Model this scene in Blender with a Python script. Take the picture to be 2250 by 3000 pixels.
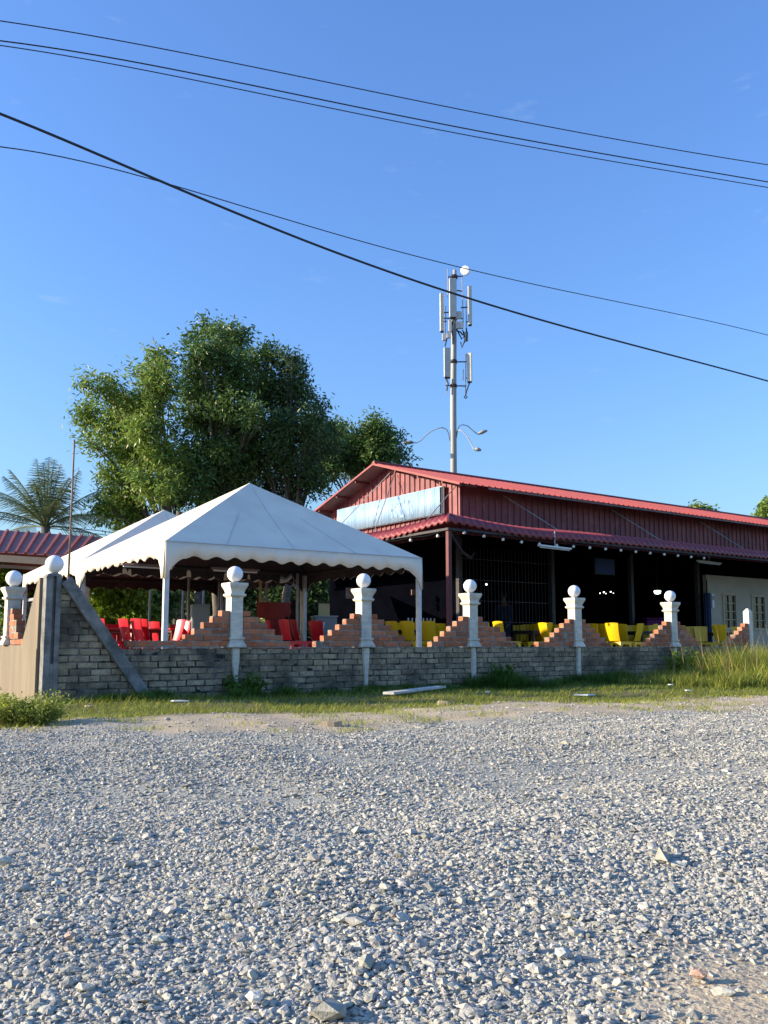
import bpy, math, random
import numpy as np
from mathutils import Vector, Matrix

for o in list(bpy.data.objects):
    bpy.data.objects.remove(o)
rng = np.random.default_rng(7)
random.seed(7)
SC = bpy.context.scene
COL = SC.collection
R = math.radians

# ------------------------------------------------------------------ camera, sky, sun, exposure
HC = 0.64                      # the photographer holds the phone low
FPX, CX, CY, PITCH = 2600.0, 1125.0, 1594.0, R(6.5)
cam = bpy.data.cameras.new('camera')
cam.sensor_width = 36.0
cam.lens = FPX * 36.0 / 3000.0
cam.shift_y = (CY - 1500.0) / 3000.0
cam.clip_start, cam.clip_end = 0.05, 6000
cam_o = bpy.data.objects.new('camera', cam)
cam_o.location = (0, 0, HC)
cam_o.rotation_euler = (R(90) + PITCH, 0, 0)
COL.objects.link(cam_o)
SC.camera = cam_o

SUN_EL = R(17)
SUN_H = Vector((-math.sin(R(94)), math.cos(R(94)), 0)).normalized()
SUN = (SUN_H * math.cos(SUN_EL) + Vector((0, 0, math.sin(SUN_EL)))).normalized()
world = bpy.data.worlds.new('World')
SC.world = world
world.use_nodes = True
nt = world.node_tree
bg = nt.nodes['Background']
sky = nt.nodes.new('ShaderNodeTexSky')
sky.sky_type = 'NISHITA'
sky.sun_disc = False
sky.sun_elevation = SUN_EL
sky.sun_rotation = math.atan2(SUN.x, SUN.y)
sky.air_density = 1.6
sky.dust_density = 1.1
sky.ozone_density = 3.0
hs = nt.nodes.new('ShaderNodeHueSaturation')
hs.inputs['Saturation'].default_value = 1.0
hs.inputs['Value'].default_value = 1.0
nt.links.new(sky.outputs[0], hs.inputs['Color'])
tint = nt.nodes.new('ShaderNodeMix')
tint.data_type = 'RGBA'
tint.blend_type = 'MULTIPLY'
tint.inputs[0].default_value = 1.0
tint.inputs[7].default_value = (0.74, 1.03, 1.68, 1)
nt.links.new(hs.outputs[0], tint.inputs[6])
# two very faint wisps of cloud
tc = nt.nodes.new('ShaderNodeTexCoord')
wn = nt.nodes.new('ShaderNodeTexNoise')
wmap = nt.nodes.new('ShaderNodeMapping')
wmap.inputs['Rotation'].default_value = (0, R(35), 0)
wmap.inputs['Scale'].default_value = (7, 7, 22)
wn.inputs['Scale'].default_value = 3.0
wn.inputs['Detail'].default_value = 6.0
nt.links.new(tc.outputs['Generated'], wmap.inputs['Vector'])
nt.links.new(wmap.outputs[0], wn.inputs['Vector'])
wr = nt.nodes.new('ShaderNodeMapRange')
wr.inputs[1].default_value, wr.inputs[2].default_value, wr.inputs[4].default_value = 0.66, 0.86, 0.22
nt.links.new(wn.outputs['Fac'], wr.inputs[0])
wm = nt.nodes.new('ShaderNodeMix')
wm.data_type = 'RGBA'
wm.inputs[7].default_value = (3.2, 4.2, 5.4, 1)
nt.links.new(wr.outputs[0], wm.inputs[0])
nt.links.new(tint.outputs[2], wm.inputs[6])
nt.links.new(wm.outputs[2], bg.inputs['Color'])
bg.inputs['Strength'].default_value = 0.095
sl = bpy.data.lights.new('sun', 'SUN')
sl.energy = 5.0
sl.angle = R(0.55)
sl.color = (1.0, 0.84, 0.62)
so = bpy.data.objects.new('sun', sl)
so.rotation_euler = (-SUN).to_track_quat('-Z', 'Y').to_euler()
so.location = (-30, 10, 30)
COL.objects.link(so)
SC.view_settings.view_transform = 'Standard'
SC.view_settings.look = 'None'
SC.view_settings.gamma = 1.0
SC.view_settings.exposure = 1.02
SC.view_settings.use_curve_mapping = False


def P(u, v, Y):
    """Real point at distance Y in front of the camera seen at photo pixel (u, v)."""
    a, b = (u - CX) / FPX, (CY - v) / FPX
    dy = math.cos(PITCH) - math.sin(PITCH) * b
    dz = math.sin(PITCH) + math.cos(PITCH) * b
    t = Y / dy
    return Vector((a * t, Y, HC + dz * t))


def G(u, Y, z=0.0):
    """Ground point below photo column u at distance Y."""
    t = Y / math.cos(PITCH)
    return Vector(((u - CX) / FPX * t * 1.0, Y, z))


# the site is laid out on two axes: AX along the front wall, BX back into the plot
AX = Vector((0.815, 0.579, 0)).normalized()
BX = Vector((-0.579, 0.815, 0)).normalized()
ZX = Vector((0, 0, 1))
W0 = Vector((-3.71, 9.83, 0))


def wall_pt(t, s=0.0, z=0.0):
    return W0 + AX * t + BX * s + ZX * z


ANG = math.atan2(AX.y, AX.x)

# ------------------------------------------------------------------ object helpers


def tag(o, label=None, cat=None, group=None, kind=None):
    if label: o['label'] = label
    if cat: o['category'] = cat
    if group: o['group'] = group
    if kind: o['kind'] = kind
    return o


def thing(name, loc, label, cat, group=None, rz=0.0):
    o = bpy.data.objects.new(name, None)
    o.empty_display_size = 0.1
    o.location = loc
    o.rotation_euler = (0, 0, rz)
    COL.objects.link(o)
    o['label'], o['category'] = label, cat
    if group: o['group'] = group
    return o


def link(name, me, parent=None, loc=None, rz=None, rot=None, scale=None):
    o = bpy.data.objects.new(name, me)
    COL.objects.link(o)
    if parent is not None: o.parent = parent
    if loc is not None: o.location = loc
    if rot is not None: o.rotation_euler = rot
    elif rz is not None: o.rotation_euler = (0, 0, rz)
    if scale is not None: o.scale = scale
    return o


def local(parent, p):
    """World point -> the parent's own space (parents only move and turn about Z)."""
    m = Matrix.Translation(parent.location) @ Matrix.Rotation(parent.rotation_euler.z, 4, 'Z')
    return m.inverted() @ Vector(p)


class MB:
    def __init__(self):
        self.v, self.f = [], []

    def add(self, vs, fs):
        n = len(self.v)
        self.v += [tuple(p) for p in vs]
        self.f += [tuple(i + n for i in f) for f in fs]
        return self

    def box(self, c, size, rz=0.0, rot=None, taper=1.0):
        hx, hy, hz = size[0] / 2, size[1] / 2, size[2] / 2
        m = rot if rot is not None else Matrix.Rotation(rz, 3, 'Z')
        vs = []
        for z, k in ((-hz, 1.0), (hz, taper)):
            for x, y in ((-hx, -hy), (hx, -hy), (hx, hy), (-hx, hy)):
                vs.append(Vector(c) + m @ Vector((x * k, y * k, z)))
        return self.add(vs, [(3, 2, 1, 0), (4, 5, 6, 7), (0, 1, 5, 4), (1, 2, 6, 5), (2, 3, 7, 6), (3, 0, 4, 7)])

    def beam(self, p, q, w, h, up=ZX):
        p, q = Vector(p), Vector(q)
        d = (q - p)
        L = d.length
        d.normalize()
        s = d.cross(up)
        if s.length < 1e-4: s = d.cross(Vector((1, 0, 0)))
        s.normalize()
        u = s.cross(d)
        m = Matrix((s, d, u)).transposed()
        return self.box((p + q) / 2, (w, L, h), rot=m)

    def tube(self, pts, r, n=6, cap=True):
        pts = [Vector(p) for p in pts]
        rs = r if isinstance(r, (list, tuple)) else [r] * len(pts)
        vs, fs = [], []
        ref = None
        for i, p in enumerate(pts):
            d = (pts[min(i + 1, len(pts) - 1)] - pts[max(i - 1, 0)]).normalized()
            if ref is None:
                ref = ZX if abs(d.z) < 0.9 else Vector((1, 0, 0))
            s = d.cross(ref).normalized()
            u = s.cross(d)
            for k in range(n):
                a = 2 * math.pi * k / n
                vs.append(p + (s * math.cos(a) + u * math.sin(a)) * rs[i])
        for i in range(len(pts) - 1):
            for k in range(n):
                fs.append((i * n + k, i * n + (k + 1) % n, (i + 1) * n + (k + 1) % n, (i + 1) * n + k))
        if cap:
            fs.append(tuple(range(n - 1, -1, -1)))
            fs.append(tuple(range((len(pts) - 1) * n, len(pts) * n)))
        return self.add(vs, fs)

    def lathe(self, prof, c, n=24, square=False, rz=0.0):
        """prof: (radius, z) pairs; square: four-sided rings with flat faces."""
        c = Vector(c)
        vs, fs = [], []
        k4 = 4 if square else n
        for r, z in prof:
            for k in range(k4):
                a = 2 * math.pi * (k + (0.5 if square else 0)) / k4 + rz
                rr = r * math.sqrt(2) if square else r
                vs.append(c + Vector((math.cos(a) * rr, math.sin(a) * rr, z)))
        for i in range(len(prof) - 1):
            for k in range(k4):
                fs.append((i * k4 + k, i * k4 + (k + 1) % k4, (i + 1) * k4 + (k + 1) % k4, (i + 1) * k4 + k))
        fs.append(tuple(range(k4 - 1, -1, -1)))
        fs.append(tuple(range((len(prof) - 1) * k4, len(prof) * k4)))
        return self.add(vs, fs)

    def sphere(self, c, r, n=16, m=10, sz=1.0):
        c = Vector(c)
        vs = [c + Vector((0, 0, -r * sz))]
        for j in range(1, m):
            t = math.pi * j / m
            for k in range(n):
                a = 2 * math.pi * k / n
                vs.append(c + Vector((math.sin(t) * math.cos(a) * r, math.sin(t) * math.sin(a) * r, -math.cos(t) * r * sz)))
        vs.append(c + Vector((0, 0, r * sz)))
        fs = []
        for k in range(n):
            fs.append((0, 1 + (k + 1) % n, 1 + k))
            fs.append((len(vs) - 1, 1 + (m - 2) * n + k, 1 + (m - 2) * n + (k + 1) % n))
        for j in range(m - 2):
            for k in range(n):
                a, b = 1 + j * n + k, 1 + j * n + (k + 1) % n
                fs.append((a, b, b + n, a + n))
        return self.add(vs, fs)

    def grid(self, rows):
        """rows: equal-length lists of points."""
        n = len(rows[0])
        vs = [p for r in rows for p in r]
        fs = [(i * n + k, i * n + k + 1, (i + 1) * n + k + 1, (i + 1) * n + k) for i in range(len(rows) - 1) for k in range(n - 1)]
        return self.add(vs, fs)

    def mesh(self, name, mat, smooth=False, auto=None):
        me = bpy.data.meshes.new(name)
        me.from_pydata(self.v, [], self.f)
        me.materials.append(mat)
        if smooth:
            me.polygons.foreach_set('use_smooth', [True] * len(me.polygons))
            if auto: me.set_sharp_from_angle(angle=R(auto))
        me.update()
        return me

    def build(self, name, mat, parent=None, smooth=False, auto=None, bevel=0.0, world_space=True, solid=0.0):
        if parent is not None and world_space:
            m = (Matrix.Translation(parent.location) @ Matrix.Rotation(parent.rotation_euler.z, 4, 'Z')).inverted()
            self.v = [tuple(m @ Vector(p)) for p in self.v]
        o = link(name, self.mesh(name, mat, smooth, auto), parent)
        if solid:
            md = o.modifiers.new('thickness', 'SOLIDIFY')
            md.thickness = solid
        if bevel:
            md = o.modifiers.new('bevel', 'BEVEL')
            md.width, md.segments, md.limit_method = bevel, 2, 'ANGLE'
        return o


def np_mesh(name, V, F, mat, smooth=False):
    """V (n,3), F (m,k) of equal-sided faces."""
    V = np.asarray(V, dtype=np.float32)
    F = np.asarray(F, dtype=np.int32)
    me = bpy.data.meshes.new(name)
    m, k = F.shape
    me.vertices.add(len(V))
    me.vertices.foreach_set('co', V.ravel())
    me.loops.add(m * k)
    me.loops.foreach_set('vertex_index', F.ravel())
    me.polygons.add(m)
    me.polygons.foreach_set('loop_start', np.arange(0, m * k, k, dtype=np.int32))
    me.polygons.foreach_set('use_smooth', np.full(m, smooth, dtype=bool))
    me.materials.append(mat)
    me.update(calc_edges=True)
    me.validate()
    return me


# ------------------------------------------------------------------ materials


def mat(name, c1, c2=None, scale=6.0, rough=0.8, metal=0.0, bump=0.0, bscale=60.0, rnd=0.0, island=0.0,
        stretch=(1, 1, 1), spec=0.3, contrast=(0.35, 0.65), c3=None, scale3=1.5, amount3=0.5, stretch3=(1, 1, 1), hue=0.0, translucent=0.0, space='position'):
    m = bpy.data.materials.new(name)
    m.use_nodes = True
    t = m.node_tree
    N, Lk = t.nodes, t.links
    b = N['Principled BSDF']
    b.inputs['Roughness'].default_value = rough
    b.inputs['Metallic'].default_value = metal
    b.inputs['Specular IOR Level'].default_value = spec
    if space == 'object':
        src = N.new('ShaderNodeTexCoord').outputs['Object']
    else:
        src = N.new('ShaderNodeNewGeometry').outputs['Position']

    def noise(sc, st, detail=4.0):
        mp = N.new('ShaderNodeMapping')
        mp.inputs['Scale'].default_value = st
        Lk.new(src, mp.inputs['Vector'])
        n = N.new('ShaderNodeTexNoise')
        n.inputs['Scale'].default_value = sc
        n.inputs['Detail'].default_value = detail
        Lk.new(mp.outputs[0], n.inputs['Vector'])
        return n.outputs['Fac']

    def mix(f, a, c):
        x = N.new('ShaderNodeMix')
        x.data_type = 'RGBA'
        Lk.new(f, x.inputs[0])
        if isinstance(a, tuple): x.inputs[6].default_value = (*a, 1)
        else: Lk.new(a, x.inputs[6])
        x.inputs[7].default_value = (*c, 1)
        return x.outputs[2]

    def ramp(f, lo, hi, top=1.0):
        r = N.new('ShaderNodeMapRange')
        r.inputs[1].default_value, r.inputs[2].default_value = lo, hi
        r.inputs[4].default_value = top
        Lk.new(f, r.inputs[0])
        return r.outputs[0]
    col = c1
    if c2 is not None:
        col = mix(ramp(noise(scale, stretch), *contrast), c1, c2)
    if c3 is not None:
        col = mix(ramp(noise(scale3, stretch3), 0.48, 0.66, amount3), col, c3)
    if rnd or island or hue:
        h = N.new('ShaderNodeHueSaturation')
        if isinstance(col, tuple): h.inputs['Color'].default_value = (*col, 1)
        else: Lk.new(col, h.inputs['Color'])
        if rnd:
            ro = N.new('ShaderNodeObjectInfo').outputs['Random']
            k = rnd
        else:
            ro = N.new('ShaderNodeNewGeometry').outputs['Random Per Island']
            k = island
        Lk.new(ramp2(N, Lk, ro, 1 - k, 1 + k), h.inputs['Value'])
        if hue:
            mul = N.new('ShaderNodeMath')
            mul.operation = 'FRACT'
            m2 = N.new('ShaderNodeMath')
            m2.operation = 'MULTIPLY'
            m2.inputs[1].default_value = 17.31
            Lk.new(ro, m2.inputs[0])
            Lk.new(m2.outputs[0], mul.inputs[0])
            Lk.new(ramp2(N, Lk, mul.outputs[0], 0.5 - hue, 0.5 + hue), h.inputs['Hue'])
        col = h.outputs[0]
    if isinstance(col, tuple): b.inputs['Base Color'].default_value = (*col, 1)
    else: Lk.new(col, b.inputs['Base Color'])
    if bump:
        bn = N.new('ShaderNodeBump')
        bn.inputs['Strength'].default_value = bump
        bn.inputs['Distance'].default_value = 0.02
        Lk.new(noise(bscale, stretch, 5.0), bn.inputs['Height'])
        Lk.new(bn.outputs[0], b.inputs['Normal'])
    if translucent:
        tr = N.new('ShaderNodeBsdfTranslucent')
        if isinstance(col, tuple): tr.inputs[0].default_value = (*col, 1)
        else: Lk.new(col, tr.inputs[0])
        ms = N.new('ShaderNodeMixShader')
        ms.inputs[0].default_value = translucent
        Lk.new(b.outputs[0], ms.inputs[1])
        Lk.new(tr.outputs[0], ms.inputs[2])
        Lk.new(ms.outputs[0], N['Material Output'].inputs[0])
    return m


def ramp2(N, Lk, f, lo, hi):
    r = N.new('ShaderNodeMapRange')
    r.inputs[3].default_value, r.inputs[4].default_value = lo, hi
    Lk.new(f, r.inputs[0])
    return r.outputs[0]


def emit(name, c, k):
    m = bpy.data.materials.new(name)
    m.use_nodes = True
    b = m.node_tree.nodes['Principled BSDF']
    b.inputs['Base Color'].default_value = (0.8, 0.8, 0.8, 1)
    b.inputs['Emission Color'].default_value = (*c, 1)
    b.inputs['Emission Strength'].default_value = k
    return m


M = {}
M['stone'] = mat('crushed stone', (0.325, 0.314, 0.266), (0.43, 0.412, 0.35), 60, 0.85, bump=0.25, bscale=180, island=0.27, hue=0.03)
M['grey_brick'] = mat('cement brick', (0.42, 0.335, 0.22), (0.24, 0.195, 0.135), 14, 0.95, bump=0.9, bscale=55, rnd=0.25, c3=(0.055, 0.052, 0.042), scale3=1.7, amount3=0.85)
M['red_brick'] = mat('clay brick', (0.52, 0.185, 0.085), (0.36, 0.115, 0.06), 14, 0.92, bump=0.5, bscale=90, rnd=0.28, c3=(0.30, 0.22, 0.18), scale3=7, amount3=0.55)
M['mortar'] = mat('grey mortar', (0.36, 0.33, 0.27), (0.20, 0.185, 0.155), 12, 0.98, bump=0.7, bscale=80)
M['dark_mortar'] = mat('weathered mortar', (0.16, 0.15, 0.125), (0.030, 0.029, 0.026), 9, 0.98, bump=0.9, bscale=60, contrast=(0.40, 0.62))
M['pillar'] = mat('painted concrete', (0.76, 0.70, 0.575), (0.58, 0.54, 0.45), 7, 0.85, bump=0.25, bscale=45, stretch=(1, 1, 3.5), c3=(0.30, 0.31, 0.29), scale3=4, amount3=0.55, stretch3=(1, 1, 0.4))
M['plaster'] = mat('stained plaster', (0.235, 0.195, 0.14), (0.185, 0.15, 0.105), 3, 0.92, bump=0.25, bscale=40, stretch=(2.5, 2.5, 0.35), c3=(0.17, 0.145, 0.11), scale3=2.5, amount3=0.6, stretch3=(2, 2, 0.3))
M['old_concrete'] = mat('mossy concrete', (0.27, 0.265, 0.25), (0.16, 0.16, 0.155), 8, 0.95, bump=0.7, bscale=40, c3=(0.05, 0.055, 0.05), scale3=3.5, amount3=0.75)
M['globe'] = mat('opal globe', (0.86, 0.86, 0.86), rough=0.25, spec=0.4)
M['tent'] = mat('tent canvas', (0.84, 0.75, 0.60), (0.78, 0.69, 0.55), 2.2, 0.6, bump=0.35, bscale=5, c3=(0.66, 0.585, 0.455), scale3=1.3, amount3=0.45)
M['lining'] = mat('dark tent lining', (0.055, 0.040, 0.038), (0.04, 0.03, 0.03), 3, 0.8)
M['seam'] = mat('canvas seam', (0.50, 0.50, 0.50), rough=0.7)
M['tent_post'] = mat('white tent tube', (0.62, 0.62, 0.60), (0.5, 0.5, 0.5), 10, 0.45)
M['steel'] = mat('galvanised steel', (0.34, 0.35, 0.36), (0.26, 0.27, 0.28), 5, 0.5, metal=0.3)
M['dark_steel'] = mat('dark steel', (0.035, 0.032, 0.035), (0.05, 0.04, 0.04), 8, 0.6)
M['red_wall'] = mat('faded red sheet wall', (0.22, 0.052, 0.058), (0.165, 0.038, 0.048), 1.5, 0.5, stretch=(1, 1, 0.4), c3=(0.36, 0.12, 0.12), scale3=3, amount3=0.35)
M['shelter_roof'] = mat('sun bleached red sheet', (0.30, 0.085, 0.058), (0.23, 0.065, 0.046), 2, 0.5)
M['red_roof'] = mat('red sheet roof', (0.31, 0.047, 0.042), (0.25, 0.039, 0.038), 2, 0.5, c3=(0.22, 0.045, 0.045), scale3=0.9, amount3=0.7)
M['awning'] = mat('red awning sheet', (0.27, 0.047, 0.047), (0.20, 0.036, 0.040), 3, 0.45, c3=(0.17, 0.04, 0.045), scale3=1.6, amount3=0.7)
M['red_post'] = mat('maroon post', (0.16, 0.04, 0.035), (0.11, 0.03, 0.03), 6, 0.6)
M['soffit'] = mat('roof underside', (0.24, 0.17, 0.155), (0.19, 0.13, 0.12), 2, 0.8)
M['shade_wall'] = mat('near black shade wall', (0.0022, 0.0026, 0.005), (0.0015, 0.0018, 0.0035), 3, 0.95, spec=0.0)  # near-black colour without gloss paints the interior's shade into these walls
M['cream_wall'] = mat('cream wall', (0.50, 0.43, 0.33), (0.43, 0.375, 0.29), 2.5, 0.9, bump=0.1, bscale=30)
M['frame'] = mat('cream window frame', (0.50, 0.42, 0.28), rough=0.6)
M['glass'] = mat('dark window glass', (0.012, 0.013, 0.015), rough=0.12, spec=0.5)
M['floor'] = mat('concrete floor', (0.24, 0.22, 0.20), (0.17, 0.16, 0.15), 4, 0.85, bump=0.1)
M['sign'] = mat('pale blue banner', (0.33, 0.45, 0.58), (0.20, 0.33, 0.50), 9, 0.65, stretch=(1.3, 1.3, 0.12), spec=0.2)
M['sign_ink'] = mat('faded blue lettering', (0.19, 0.31, 0.48), rough=0.5)
M['sign_edge'] = mat('dark sign edge', (0.05, 0.05, 0.055), rough=0.7)
M['chair_red'] = mat('red plastic', (0.62, 0.012, 0.03), rough=0.35, spec=0.5)
M['chair_yellow'] = mat('yellow plastic', (0.78, 0.46, 0.006), rough=0.35, spec=0.5)
M['chair_white'] = mat('white plastic', (0.62, 0.62, 0.62), rough=0.4, spec=0.5)
M['table_red'] = mat('red table top', (0.55, 0.05, 0.06), rough=0.3, spec=0.5)
M['table_dark'] = mat('dark wood table', (0.035, 0.027, 0.024), (0.022, 0.018, 0.016), 6, 0.5)
M['bark'] = mat('grey brown bark', (0.17, 0.14, 0.11), (0.10, 0.085, 0.07), 6, 0.95, bump=0.6, bscale=25)
M['leaf_light'] = mat('acacia leaf', (0.185, 0.27, 0.05), rough=0.42, island=0.5, hue=0.025, translucent=0.36)
M['leaf_mid'] = mat('mid green leaf', (0.100, 0.175, 0.042), rough=0.42, island=0.5, hue=0.025, translucent=0.32)
M['leaf_dark'] = mat('dull green leaf', (0.078, 0.135, 0.040), rough=0.45, island=0.5, hue=0.025, translucent=0.30)
M['leaf_bush'] = mat('bush leaf', (0.17, 0.26, 0.022), rough=0.5, island=0.45, hue=0.02, translucent=0.4)
M['leaf_shrub'] = mat('yellowish shrub leaf', (0.26, 0.30, 0.05), rough=0.5, island=0.45, hue=0.02, translucent=0.4)
M['palm'] = mat('palm leaflet', (0.13, 0.165, 0.065), rough=0.45, island=0.35, hue=0.02, translucent=0.25)
M['grass'] = mat('turf blade', (0.235, 0.265, 0.04), rough=0.6, island=0.5, hue=0.03, translucent=0.35)
M['tall_grass'] = mat('tall grass blade', (0.36, 0.38, 0.06), rough=0.6, island=0.4, hue=0.025, translucent=0.4)
M['weed'] = mat('weed leaf', (0.09, 0.17, 0.025), rough=0.55, island=0.4, hue=0.02, translucent=0.35)
M['straw'] = mat('dry seed stalk', (0.33, 0.25, 0.13), rough=0.8, island=0.3, translucent=0.2)
M['antenna'] = mat('antenna shell', (0.56, 0.56, 0.52), (0.5, 0.5, 0.47), 2, 0.6)
M['mast'] = mat('mast steel', (0.36, 0.36, 0.35), (0.31, 0.31, 0.30), 0.6, 0.55)
M['black'] = mat('black rubber', (0.015, 0.015, 0.017), rough=0.6)
M['wire'] = mat('overhead wire', (0.03, 0.035, 0.05), rough=0.6)
M['plank'] = mat('weathered white plank', (0.55, 0.53, 0.49), (0.42, 0.40, 0.36), 9, 0.9)
M['paper'] = mat('scrap paper', (0.7, 0.7, 0.68), rough=0.9)
M['flat_stone'] = mat('sandy slab', (0.42, 0.34, 0.23), (0.33, 0.27, 0.19), 18, 0.95, bump=0.4)
M['skin'] = mat('skin', (0.10, 0.055, 0.036), rough=0.6)
M['maroon_cloth'] = mat('maroon cloth', (0.06, 0.018, 0.022), rough=0.9)
M['black_cloth'] = mat('black cloth', (0.014, 0.012, 0.014), rough=0.9)
M['blue_cloth'] = mat('blue cloth', (0.010, 0.018, 0.045), rough=0.9)
M['grey_box'] = mat('grey cabinet', (0.25, 0.27, 0.28), rough=0.6)
M['beige'] = mat('beige board', (0.60, 0.47, 0.22), rough=0.7)
M['rust'] = mat('rusty roof sheet', (0.22, 0.10, 0.06), (0.30, 0.20, 0.15), 5, 0.8)
M['navy'] = mat('navy cloth', (0.02, 0.035, 0.09), rough=0.8)
M['pole'] = mat('rusty pole paint', (0.20, 0.15, 0.12), (0.30, 0.22, 0.16), 3, 0.7, stretch=(1, 1, 1))
M['bulb'] = mat('opal bulb', (0.78, 0.76, 0.66), rough=0.3)
M['white_enamel'] = mat('white enamel', (0.72, 0.74, 0.76), rough=0.35)
M['red_sheet'] = mat('red sheet partition', (0.52, 0.07, 0.05), (0.42, 0.05, 0.04), 4, 0.5)
M['yellow_cloth'] = mat('yellow cloth', (0.75, 0.6, 0.12), rough=0.8)
M['lit'] = emit('lit lamp', (1.0, 0.96, 0.86), 2.5)
M['lit_dim'] = emit('dim lit bowl', (0.75, 1.0, 0.9), 1.6)
M['purple'] = mat('purple cloth', (0.10, 0.01, 0.08), rough=0.8)

# ------------------------------------------------------------------ ground


def hills(x, y):
    return (0.016 * np.sin(x * 1.7 + 0.6 * y) + 0.013 * np.sin(y * 2.3 - x * 0.9 + 1.0) + 0.008 * np.sin(x * 4.1 + 2.0) * np.sin(y * 3.3)
            + 0.005 * np.sin(x * 9.3 + y * 4.0) + 0.004 * np.sin(y * 11.0 - x * 5.0))


def gravel_edge(x):
    xs = [-12, -4.5, -3.0, -1.6, -0.8, 0.0, 0.9, 1.84, 4.1, 8, 14]
    ys = [9.8, 7.6, 7.0, 6.6, 6.6, 7.3, 7.8, 8.2, 9.4, 11.5, 15]
    return np.interp(x, xs, ys) + 0.12 * np.sin(x * 5.1) + 0.07 * np.sin(x * 13.0 + 1)


def grass_edge(x):
    xs = [-12, -4.2, -3.4, -2.2, -1.0, 0.2, 1.45, 3.1, 4.8, 8, 14]
    ys = [12, 7.5, 7.2, 7.6, 8.25, 8.9, 9.95, 10.45, 11.1, 12.6, 16]
    return np.interp(x, xs, ys) + 0.10 * np.sin(x * 4.3 + 1) + 0.06 * np.sin(x * 11.0)


def fines(x, y):
    """Stone cover: thinner along old wheel tracks and in worn patches."""
    n = np.sin(x * 1.9 + y * 0.7 + 0.4) + np.sin(y * 2.6 - x * 1.1) + 0.8 * np.sin(x * 4.3 + y * 3.1 + 2.0)
    trk = np.exp(-((x * 0.35 + y - 5.2) / 0.35) ** 2) + np.exp(-((x * 0.35 + y - 3.6) / 0.25) ** 2)
    return np.clip(0.88 + 0.13 * n - 0.40 * trk, 0.30, 1.0)


def sandy(x, y):
    """Bare sandy corner near the lower right of the view."""
    return np.exp(-(((x - 0.74) / 0.36) ** 2 + ((y - 1.66) / 0.36) ** 2))


m = bpy.data.materials.new('ground surface')
m.use_nodes = True
N, Lk = m.node_tree.nodes, m.node_tree.links
b = N['Principled BSDF']
b.inputs['Roughness'].default_value = 0.95
b.inputs['Specular IOR Level'].default_value = 0.15
geo = N.new('ShaderNodeNewGeometry')


def gn(sc, det=5):
    n = N.new('ShaderNodeTexNoise')
    n.inputs['Scale'].default_value = sc
    n.inputs['Detail'].default_value = det
    Lk.new(geo.outputs['Position'], n.inputs['Vector'])
    return n.outputs['Fac']


def gmix(f, a, c):
    x = N.new('ShaderNodeMix')
    x.data_type = 'RGBA'
    Lk.new(f, x.inputs[0])
    for i, q in ((6, a), (7, c)):
        if isinstance(q, tuple): x.inputs[i].default_value = (*q, 1)
        else: Lk.new(q, x.inputs[i])
    return x.outputs[2]


def gr(f, lo, hi):
    r = N.new('ShaderNodeMapRange')
    r.inputs[1].default_value, r.inputs[2].default_value = lo, hi
    Lk.new(f, r.inputs[0])
    return r.outputs[0]


at = N.new('ShaderNodeAttribute')
at.attribute_name = 'zone'
sep = N.new('ShaderNodeSeparateColor')
Lk.new(at.outputs['Color'], sep.inputs[0])
grav = gmix(gr(gn(90), 0.35, 0.65), (0.28, 0.275, 0.23), (0.42, 0.41, 0.345))
dirt = gmix(gr(gn(3.5), 0.35, 0.65), (0.55, 0.445, 0.29), (0.42, 0.345, 0.235))
dirt = gmix(gr(gn(70), 0.5, 0.75), dirt, (0.22, 0.19, 0.16))
soil = gmix(gr(gn(9), 0.35, 0.65), (0.14, 0.135, 0.055), (0.20, 0.165, 0.09))
c = gmix(sep.outputs[0], grav, dirt)
c = gmix(sep.outputs[1], c, soil)
Lk.new(c, b.inputs['Base Color'])
bp = N.new('ShaderNodeBump')
bp.inputs['Strength'].default_value = 0.7
bp.inputs['Distance'].default_value = 0.015
Lk.new(gn(60, 6), bp.inputs['Height'])
Lk.new(bp.outputs[0], b.inputs['Normal'])
M['ground'] = m

xs = np.arange(-9, 13.01, 0.1)
ys = np.arange(-2.0, 17.01, 0.1)
X, Y = np.meshgrid(xs, ys)
Z = hills(X, Y)
edge = np.minimum.reduce([X + 9, 13 - X, Y + 2, 17 - Y])
Z = np.where(edge < 0.5, Z - (0.5 - edge) * 0.25, Z)
nx, ny = len(xs), len(ys)
idx = np.arange(nx * ny).reshape(ny, nx)
F = np.stack([idx[:-1, :-1], idx[:-1, 1:], idx[1:, 1:], idx[1:, :-1]], -1).reshape(-1, 4)
me = np_mesh('ground', np.stack([X, Y, Z], -1).reshape(-1, 3), F, M['ground'], True)
ca = me.color_attributes.new('zone', 'FLOAT_COLOR', 'POINT')
wob = 0.25 * np.sin(X * 2.1 + Y * 1.3) + 0.18 * np.sin(X * 5.3 - Y * 4.1)
d1 = np.clip((Y - gravel_edge(X) + wob * 0.6) / 0.5 + 0.4, 0, 1)
d1 = np.maximum(d1, np.clip(sandy(X, Y) * 1.3 - 0.15, 0, 0.9))
d2 = np.clip((Y - grass_edge(X) + wob * 0.5) / 0.5 + 0.1, 0, 1)
cc = np.ones((nx * ny, 4), np.float32)
cc[:, 0], cc[:, 1], cc[:, 2] = d1.ravel(), d2.ravel(), 0
ca.data.foreach_set('color', cc.ravel())
tag(link('ground', me), kind='structure')
mb = MB()
mb.grid([[(-3000, -3000, -0.06), (3000, -3000, -0.06)], [(-3000, 3000, -0.06), (3000, 3000, -0.06)]])
far = mat('far field', (0.10, 0.12, 0.05), (0.16, 0.14, 0.09), 0.3, 0.95)
tag(mb.build('field', far), kind='structure')
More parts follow.
